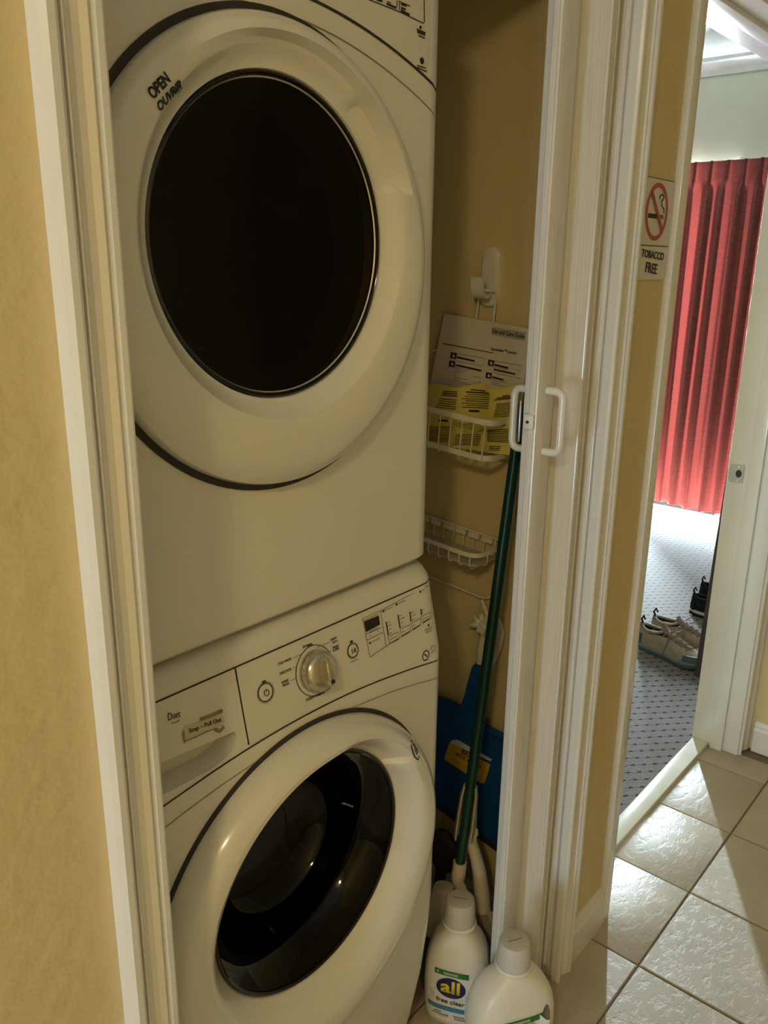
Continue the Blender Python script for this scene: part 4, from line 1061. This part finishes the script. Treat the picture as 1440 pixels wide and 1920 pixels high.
# ================================================================== DETERGENT BOTTLES
def bottle(cx, cy, ang, hgt, hw, hd, label, lab_kind):
    root = empty('detergent_bottle', (cx, cy, 0), label, 'bottle')
    a = math.radians(ang); U = Vector((math.cos(a), math.sin(a), 0)); N = Vector((math.sin(a), -math.cos(a), 0)); C = Vector((cx, cy, 0))
    def W(u, n, z): return C + U * u + N * n + Vector((0, 0, z))
    Hc = hgt - 0.052
    prof = [(0.0, 0.84, 0.80), (0.006, 0.90, 0.90), (0.02, 0.94, 0.98), (0.06, 0.985, 1.0), (0.10, 1.0, 1.0), (0.135, 0.985, 0.98), (0.16, 0.93, 0.94), (0.180, 0.83, 0.87), (0.197, 0.68, 0.77), (0.209, 0.52, 0.66), (0.217, 0.40, 0.56), (0.222, 0.0245 / hw, 0.0245 / hd), (0.232, 0.0240 / hw, 0.0240 / hd)]
    k = Hc / 0.232; rg = []
    for z, w, d in prof:
        rng = []
        for j in range(40):
            t = 2 * PI * j / 40; ct, st_ = math.cos(t), math.sin(t)
            e = 0.62 if z < 0.2 else 0.62 + 0.38 * sm(0.2, 0.222, z)
            x = math.copysign(abs(ct) ** (e if e < 1 else 1), ct) * hw * w; y = math.copysign(abs(st_) ** (e if e < 1 else 1), st_) * hd * d
            # pinched hand hold on the +u side
            rng.append(W(x, y, z * k))
        rg.append(rng)
    b = loft('bottle_body', rg, M_bottle, root, 45)
    # hand hole
    hc = [W(hw * 0.62 + 0.0115 * math.cos(t), -0.12, (0.085 if lab_kind == 1 else 0.122) * k + 0.036 * math.sin(t)) for t in [2 * PI * j / 24 for j in range(24)]]
    cut = extrude_poly('cut', hc, N * 0.24, None)
    apply_bool(b, [cut])
    zt = Hc
    lathe('neck_ring', [(0.0245, zt - 0.012), (0.034, zt - 0.009), (0.0355, zt - 0.004), (0.033, zt + 0.0)], W(0, 0, 0), U, N, ZA, M_bottle, root, 32)
    cap = lathe('cap', [(0.0325, zt - 0.004), (0.0325, zt + 0.006), (0.0312, zt + 0.030), (0.0298, zt + 0.045), (0.0278, zt + 0.0505), (0.023, zt + 0.052), (0, zt + 0.052)], W(0, 0, 0), U, N, ZA, M_cap, root, 40)
    S_t = Plane(W(0, 0, zt + 0.052), (0, 0, 1))
    ribbon('cap_mark', [W(-0.015, 0.002, zt + 0.052), W(0.012, 0.001, zt + 0.052), W(0.015, -0.001, zt + 0.052)], 0.0018, S_t, M_grey, cap, pix=False)
    # front label laid on the skin
    S_b = Skin(b, -N)
    lw = hw * 0.70; uo = -hw * 0.10
    def LPt(u, z): return W(uo + u * lw, hd * 1.2, z * k)
    V = []; F = []; nu, nz = 16, 10
    z0, z1 = 0.022, 0.150
    for i in range(nu + 1):
        for j in range(nz + 1):
            u = -1 + 2 * i / nu; z = z0 + (z1 - z0 + 0.010 * (1 - u * u) - 0.010) * j / nz
            if abs(u) > 0.8: z = z0 + 0.006 * (abs(u) - 0.8) / 0.2 * (1 - j / nz) + (z - z0)
            p = S_b.near(LPt(u, z)); V.append(p + S_b.normal(p) * 0.0006)
    for i in range(nu):
        for j in range(nz): F.append((i * (nz + 1) + j, (i + 1) * (nz + 1) + j, (i + 1) * (nz + 1) + j + 1, i * (nz + 1) + j + 1))
    lb = mk('label', V, F, M_lab, root, 60)
    tl = lambda s, u0, u1, z, mt, **kw: text('lettering', s, S_b, LPt(u0, z), LPt(u1, z), mt, lb, pix=False, **kw)
    # green strip and blue band follow the skin
    def band(nm, u0, u1, z, w, mt, off): ribbon(nm, [LPt(u0 + (u1 - u0) * t / 14, z) for t in range(15)], w, S_b, mt, lb, pix=False, off=off)
    band('green_strip', -0.66, 0.86, 0.140, 0.0120, M_lgreen, 0.0010)
    band('strip_text', -0.25, 0.40, 0.140, 0.0055, mat('strip_pale', (0.35, 0.48, 0.28), 0.5), 0.0018)
    tl('4', -0.58, -0.47, 0.137, M_lab, off=0.0020)
    # oval logo in flat facets following the skin
    V = [S_b.near(LPt(0.10, 0.106))]; n = 32
    for t in range(n): V.append(S_b.near(LPt(0.10 + 0.66 * math.cos(2 * PI * t / n), 0.106 + 0.0235 * math.sin(2 * PI * t / n))))
    nn = S_b.normal(V[0]); V = [p + nn * 0.0026 for p in V]
    F = [(0, 1 + t, 1 + (t + 1) % n) for t in range(n)]
    V2 = V + [p - nn * 0.0022 for p in V[1:]]
    F += [(1 + t, 1 + n + t, 1 + n + (t + 1) % n, 1 + (t + 1) % n) for t in range(n)]
    mk('logo_oval', V2, F, M_navy, lb)
    tl('all', -0.36, 0.52, 0.0965, M_ylw, off=0.0036, bold=0.03, hs=0.86)
    tl('free clear', -0.55, 0.75, 0.0665, M_black, off=0.0012, bold=0.012, hs=1.0)
    band('blue_band', -0.92, 0.92, 0.0525, 0.0115, M_lblue, 0.0010)
    for u0, u1, z in ((-0.6, -0.3, 0.040), (-0.75, 0.05, 0.034), (0.25, 0.75, 0.036), (0.3, 0.8, 0.030), (-0.7, 0.0, 0.029)):
        ribbon('small_print', [LPt(u0, z), LPt((u0 + u1) / 2, z), LPt(u1, z)], 0.003, S_b, M_label_w if z < 0.03 else M_grey, lb, pix=False, off=0.0012)
    decal('spray_icon', [LPt(-0.86, 0.070), LPt(-0.66, 0.070), LPt(-0.66, 0.084), LPt(-0.72, 0.092), LPt(-0.80, 0.092), LPt(-0.86, 0.084)], S_b, M_label_w, lb, pix=False, off=0.0012)
    return root
bottle(1.164, 0.777, -66, 0.287, 0.066, 0.052, 'white laundry detergent bottle beside the washer with its oval logo in view', 1)
bottle(1.142, 0.634, -31, 0.290, 0.086, 0.052, 'white laundry detergent bottle with moulded side grip before the accordion door', 2)

# ================================================================== NO-SMOKING SIGN
S_s = Plane((1.5, WY - 0.0022, 1.4), (0, -1, 0))
sg = empty('no_smoking_sign', (1.50, WY, 1.30), 'white no-smoking wall sign reading TOBACCO FREE beside the doorway', 'sign')
def sz(cx, cy): return (1100 + cx * 0.2361, 250 + cy * 0.2361)
tl_, tr_, br_, bl_ = S_s.hit(*sz(498, 325)), S_s.hit(*sz(700, 385)), S_s.hit(*sz(612, 1165)), S_s.hit(*sz(395, 1158))
x0, x1 = (tl_.x + bl_.x) / 2 - 0.012, (tr_.x + br_.x) / 2; z1, z0 = (tl_.z + tr_.z) / 2, (br_.z + bl_.z) / 2
def rrect(x0, x1, z0, z1, r, y):
    o = []
    for sx_, sz_, a0 in ((x1 - r, z1 - r, 0), (x0 + r, z1 - r, 90), (x0 + r, z0 + r, 180), (x1 - r, z0 + r, 270)):
        for k in range(6): a = math.radians(a0 + 18 * k); o.append(Vector((sx_ + r * math.cos(a), y, sz_ + r * math.sin(a))))
    return o
extrude_poly('plate', rrect(x0, x1, z0, z1, 0.006, WY + 0.001), (0, -0.0035, 0), M_sign, sg)
S_s = Plane((1.5, WY - 0.0026, 1.4), (0, -1, 0))
cc = S_s.hit(*sz(556, 625)); rx = abs(S_s.hit(*sz(646, 600)).x - S_s.hit(*sz(470, 650)).x) / 2 * 0.93; rz = abs(S_s.hit(*sz(572, 398)).z - S_s.hit(*sz(540, 855)).z) / 2 * 0.93
rad = (rx + rz) / 2
ribbon('ban_ring', circ(cc, XA, ZA, rx, 48, rz), 0.0075, S_s, M_red, sg, pix=False, closed=True, off=0.0004)
ribbon('ban_bar', [cc + XA * (-rx * 0.68) + ZA * (rz * 0.70), cc + XA * (rx * 0.68) - ZA * (rz * 0.70)], 0.0075, S_s, M_red, sg, pix=False, off=0.0012)
decal('cigarette', [cc + XA * (-rx * .82) + ZA * (-rz * .08), cc + XA * (rx * 0.05) + ZA * (-rz * .08), cc + XA * (rx * .05) + ZA * (-rz * .25), cc + XA * (-rx * .82) + ZA * (-rz * .25)], S_s, M_black, sg, pix=False, off=0.0002)
for k in range(3): ribbon('cigarette_tip', [cc + XA * (rx * (0.35 + 0.14 * k)) + ZA * (-rz * .08), cc + XA * (rx * (0.35 + 0.14 * k)) + ZA * (-rz * .25)], 0.002, S_s, M_black, sg, pix=False)
ribbon('smoke', [cc + XA * (rx * a) + ZA * (rz * b) for a, b in ((0.68, -0.02), (0.70, 0.12), (0.55, 0.2), (0.38, 0.3), (0.36, 0.42), (0.52, 0.5), (0.56, 0.6), (0.38, 0.68), (0.18, 0.62), (0.14, 0.5))], 0.0022, S_s, M_black, sg, pix=False)
zl = S_s.hit(*sz(530, 893)).z
ribbon('rule', [(x0 + 0.003, WY, zl), (x1 - 0.003, WY, zl)], 0.0014, S_s, M_black, sg, pix=False)
ribbon('rule', [(x0 + 0.003, WY, z1 - 0.002), (x1 - 0.003, WY, z1 - 0.002)], 0.0010, S_s, M_black, sg, pix=False)
text('lettering', 'TOBACCO', S_s, sz(432, 978), sz(606, 1008), M_black, sg, hs=0.92, bold=0.02)
text('lettering', 'FREE', S_s, sz(462, 1100), sz(552, 1118), M_black, sg, hs=1.0, bold=0.02)

# ================================================================== BEDROOM THINGS
# drapes: pinch-pleated, hung from the head rail
def drape(name, y0, y1, label):
    root = empty(name, (5.03, (y0 + y1) / 2, 0.08), label, 'curtain')
    n = int((y1 - y0) / 0.0055); rows = [2.112, 2.108, 2.09, 2.06, 2.03, 2.012, 2.0, 1.985, 1.95, 1.9, 1.8, 1.6, 1.4, 1.2, 1.0, 0.8, 0.6, 0.45, 0.3, 0.2, 0.14, 0.085]
    V = []; F = []; P = 0.092
    for i in range(n + 1):
        y = y0 + (y1 - y0) * i / n
        for z in rows:
            ph = (y / P) % 1.0; d = abs(ph - 0.5)
            top = sm(1.93, 2.01, z)
            # pinched header: narrow tucks; lower: rounded folds that wander a little
            pin = 0.040 * math.exp(-(d / 0.07) ** 2) * (0.55 + 0.45 * math.cos(2 * PI * d / 0.045)) + 0.010 * math.exp(-(d / 0.16) ** 2)
            wob = 0.15 * math.sin(y * 23 + z * 0.9) + 0.1 * math.sin(y * 51 + 1.3 - z * 0.5)
            fo = 0.055 * (0.5 + 0.5 * math.cos(2 * PI * (ph - 0.5) + wob * 3)) + 0.008 * math.sin(2 * PI * y / P * 2.17 + 2 * wob) + 0.010 * math.sin(y * 31 + z * 0.5)
            neck = math.exp(-((z - 2.012) / 0.018) ** 2)
            x = 5.035 - (pin * top * (1 + 0.3 * neck) + fo * (1 - top))
            zz = z + (0.007 * math.sin(y * 17) + 0.010 * (0.5 + 0.5 * math.sin(y * 7 + 1)) if z < 0.12 else 0)
            V.append((x, y, zz))
    m_ = len(rows)
    for i in range(n):
        for j in range(m_ - 1): F.append((i * m_ + j, (i + 1) * m_ + j, (i + 1) * m_ + j + 1, i * m_ + j + 1))
    return mk('drape_cloth', V, F, M_curtain, root, 80), root
drape('curtain_drape', 0.86, 2.205, 'dark red pinch-pleated drape covering the sliding window')
drape('curtain_drape', 2.265, 2.62, 'narrow dark red drape panel past the slit of daylight')
rl = empty('curtain_rail', (5.10, 1.7, 2.11), 'white curtain head rail above the red drapes', 'curtain rail')
box('rail', (5.06, 0.84, 2.085), (5.10, 2.65, 2.115), M_trim, rl, 0.003)
for y in (0.95, 1.75, 2.55): box('bracket', (5.10, y - 0.015, 2.09), (5.152, y + 0.015, 2.13), M_trim, rl, 0.003)

# dark wooden board standing by the doorway
db = empty('wooden_board', (3.0, 0.94, 0.006), 'dark brown wooden board leaning by the doorway next to the shoes', 'board')
pts = [Vector((2.995, 0.962, 0.007)), Vector((3.035, 0.962, 0.007)), Vector((3.035, 0.845, 0.007)), Vector((2.995, 0.845, 0.007))]
rg = [[p + Vector((0, 0, 0)) for p in pts], [p + Vector((0, -0.020, 0.84)) for p in pts], [p + Vector((0.004 if p.x < 3.01 else -0.004, -0.030 if p.y > 0.9 else -0.014, 0.878)) for p in pts]]
loft('board', rg, M_dwood, db, 30)
box('groove_shade', (2.990, 0.905, 0.007), (2.996, 0.915, 0.84), M_lcd, db)  # black strip put in for the shade of a groove

# hiking shoes
def shoe(x, y, ang, label, dark=False, group=None, scale=1.0):
    root = empty('hiking_shoe', (x, y, 0.006), label, 'shoe', group)
    a = math.radians(ang); A = Vector((math.cos(a), math.sin(a), 0)); B = Vector((-math.sin(a), math.cos(a), 0)); C = Vector((x, y, 0.006))
    def W(s, t, z): return C + A * (s * scale) + B * (t * scale) + Vector((0, 0, z * scale))
    m_up = M_sh_dark if dark else M_sh_tan; m_mid = M_sh_mid if dark else M_sh_grey; m_cap = M_sh_dark if dark else M_sh_teal
    Ls = [-0.135, -0.128, -0.11, -0.08, -0.04, 0.0, 0.04, 0.08, 0.11, 0.128, 0.137]
    wd = [0.020, 0.030, 0.036, 0.037, 0.034, 0.036, 0.043, 0.046, 0.041, 0.030, 0.014]
    lift = [0.012, 0.006, 0.002, 0.0, 0.0, 0.0, 0.0, 0.002, 0.008, 0.014, 0.020]
    def ring(i, z0, z1, k=1.0, n=16):
        s, w = Ls[i], wd[i] * k
        return [W(s, w * math.copysign(abs(math.cos(t)) ** 0.5, math.cos(t)), (z0 + z1) / 2 + lift[i] + (z1 - z0) / 2 * math.copysign(abs(math.sin(t)) ** 0.4, math.sin(t))) for t in [2 * PI * j / n for j in range(n)]]
    sole = loft('outsole', [ring(i, 0.0, 0.014) for i in range(11)], M_sh_teal if not dark else M_sh_dark, root, 50)
    for i in range(1, 10):
        for sd_ in (-1, 1):
            c = W(Ls[i], sd_ * wd[i] * 0.72, 0.004 + lift[i]); bm = bmesh.new(); bm_box(bm, c - Vector((0.007, 0.007, 0.006)), c + Vector((0.007, 0.007, 0.004))); from_bm('lug', bm, M_sh_dark, sole)
    loft('midsole', [ring(i, 0.011, 0.031, 1.03) for i in range(11)], m_mid, root, 50)
    # upper: closed dome forward, open collar at the back
    hts = [0.092, 0.098, 0.090, 0.084, 0.094, 0.092, 0.076, 0.062, 0.052, 0.042, 0.034]
    rg = []
    for i in range(11):
        w = wd[i] * 0.96; h = hts[i]; z0 = 0.026 + lift[i]; r = []
        for j in range(17):
            t = PI * j / 16; c_ = math.cos(t); s_ = math.sin(t)
            e = 0.55 if i < 6 else 0.75
            top = s_ ** e * (h - 0.026)
            if 1 <= i <= 4 and s_ > 0.75: top *= 1 - 0.55 * sm(0.75, 0.95, s_)
            nar = 1 - 0.30 * (s_ ** 2) * (1 if i < 6 else 0.4)
            r.append(W(Ls[i], w * math.copysign(abs(c_) ** 0.7, c_) * nar, z0 + top * (1 - lift[i] * 6)))
        rg.append(r)
    up = loft('upper', rg, m_up, root, 60, closed=False, caps=False)
    # collar opening: dark lining bowl
    rg = []
    for z, k in ((0.097, 1.04), (0.090, 1.0), (0.078, 0.92), (0.055, 0.80), (0.045, 0.45), (0.044, 0.02)):
        rg.append([W(-0.078 + 0.046 * k * math.cos(t), 0.024 * k * math.sin(t), z - (0.010 * (0.5 - 0.5 * math.cos(2 * t)) - 0.004 * math.cos(t)) * min(1, k)) for t in [2 * PI * j / 24 for j in range(24)]])
    loft('collar_lining', rg, M_sh_dark, root, 50, caps=False)
    tube('collar', [W(-0.078 + 0.050 * math.cos(t), 0.027 * math.sin(t), 0.094 - 0.010 * (0.5 - 0.5 * math.cos(2 * t)) + 0.004 * math.cos(t)) for t in [2 * PI * j / 24 for j in range(24)]], 0.0055 * scale, m_up, root, 8, closed=True)
    tube('pull_tab', [W(-0.128, 0.0, 0.090), W(-0.138, 0.0, 0.108), W(-0.130, 0.0, 0.124), W(-0.122, 0.0, 0.110)], [0.004, 0.0045, 0.0045, 0.004], M_sh_dark, root, 8)
    # heel counter and toe bumper
    rg = []
    for zz, k in ((0.028, 1.06), (0.05, 1.06), (0.066, 0.98)):
        rg.append([W(-0.098 + 0.042 * k * math.cos(t), 0.0385 * k * math.sin(t), zz) for t in [math.radians(105 + 150 * j / 14) for j in range(15)]] + [W(-0.098 + 0.036 * k * math.cos(t), 0.032 * k * math.sin(t), zz) for t in [math.radians(255 - 150 * j / 14) for j in range(15)]])
    loft('heel_counter', rg, m_cap, root, 50)
    rg = []
    for zz, k in ((0.034, 1.05), (0.046, 1.03), (0.056, 0.94)):
        rg.append([W(0.085 + 0.056 * k * math.cos(t), 0.0475 * k * math.sin(t), zz + 0.004 * math.cos(t)) for t in [math.radians(-100 + 200 * j / 20) for j in range(21)]] + [W(0.085 + 0.048 * k * math.cos(t), 0.040 * k * math.sin(t), zz + 0.004 * math.cos(t)) for t in [math.radians(100 - 200 * j / 20) for j in range(21)]])
    loft('toe_bumper', rg, m_cap, root, 50)
    # tongue and laces
    rg = []
    for s, z, w in ((-0.040, 0.116, 0.018), (-0.030, 0.104, 0.021), (0.0, 0.092, 0.020), (0.04, 0.080, 0.018), (0.075, 0.068, 0.014)):
        rg.append([W(s, -w, z - 0.004), W(s, -w * 0.5, z + 0.003), W(s, w * 0.5, z + 0.003), W(s, w, z - 0.004), W(s, w * 0.8, z - 0.010), W(s, -w * 0.8, z - 0.010)])
    loft('tongue', rg, M_sh_brown if not dark else M_sh_dark, root, 50)
    for k in range(5):
        s = -0.020 + 0.022 * k; z = 0.099 - 0.0075 * k
        tube('lace', [W(s, -0.026, z - 0.008), W(s + 0.006, -0.012, z + 0.001), W(s + 0.010, 0.012, z + 0.001), W(s + 0.004, 0.026, z - 0.008)], 0.0024 * scale, M_lace, root, 6)
        for sd_ in (-1, 1):
            c = W(s, sd_ * 0.027, z - 0.009); lathe('eyelet', [(0, 0.003), (0.003, 0.003), (0.0035, 0)], c, A, B, Vector((0, 0, 1)), M_chrome, root, 8)
    lp = bez(W(-0.015, 0.0, 0.104), W(0.0, 0.03, 0.135), W(0.04, 0.05, 0.11), W(0.0, 0.010, 0.098), 10)
    tube('lace_bow', lp, 0.0022 * scale, M_lace, root, 6)
    lp = bez(W(-0.015, 0.0, 0.104), W(0.02, -0.05, 0.115), W(0.01, -0.052, 0.06), W(-0.005, -0.054, 0.018), 10)
    tube('lace_bow', lp, 0.0022 * scale, M_lace, root, 6)
    return root
g1 = 'pair of hiking shoes by the doorway'
sh = onZ(1198, 1210); st2 = onZ(1306, 1256)
ang = math.degrees(math.atan2(st2.y - sh.y, st2.x - sh.x))
shoe(3.085, 1.095, ang, 'tan and grey hiking shoe with dark laces in front of its pair', group=g1, scale=1.1)
shoe(3.215, 1.085, ang + 9, 'tan hiking shoe half hidden behind its pair on the carpet', group=g1, scale=1.1)
g2 = 'dark shoes behind the wooden board'
shoe(3.60, 1.075, ang + 8, 'dark shoe with pale midsole behind the wooden board', True, g2)
shoe(3.76, 1.10, ang + 4, 'dark shoe farthest behind the wooden board', True, g2)
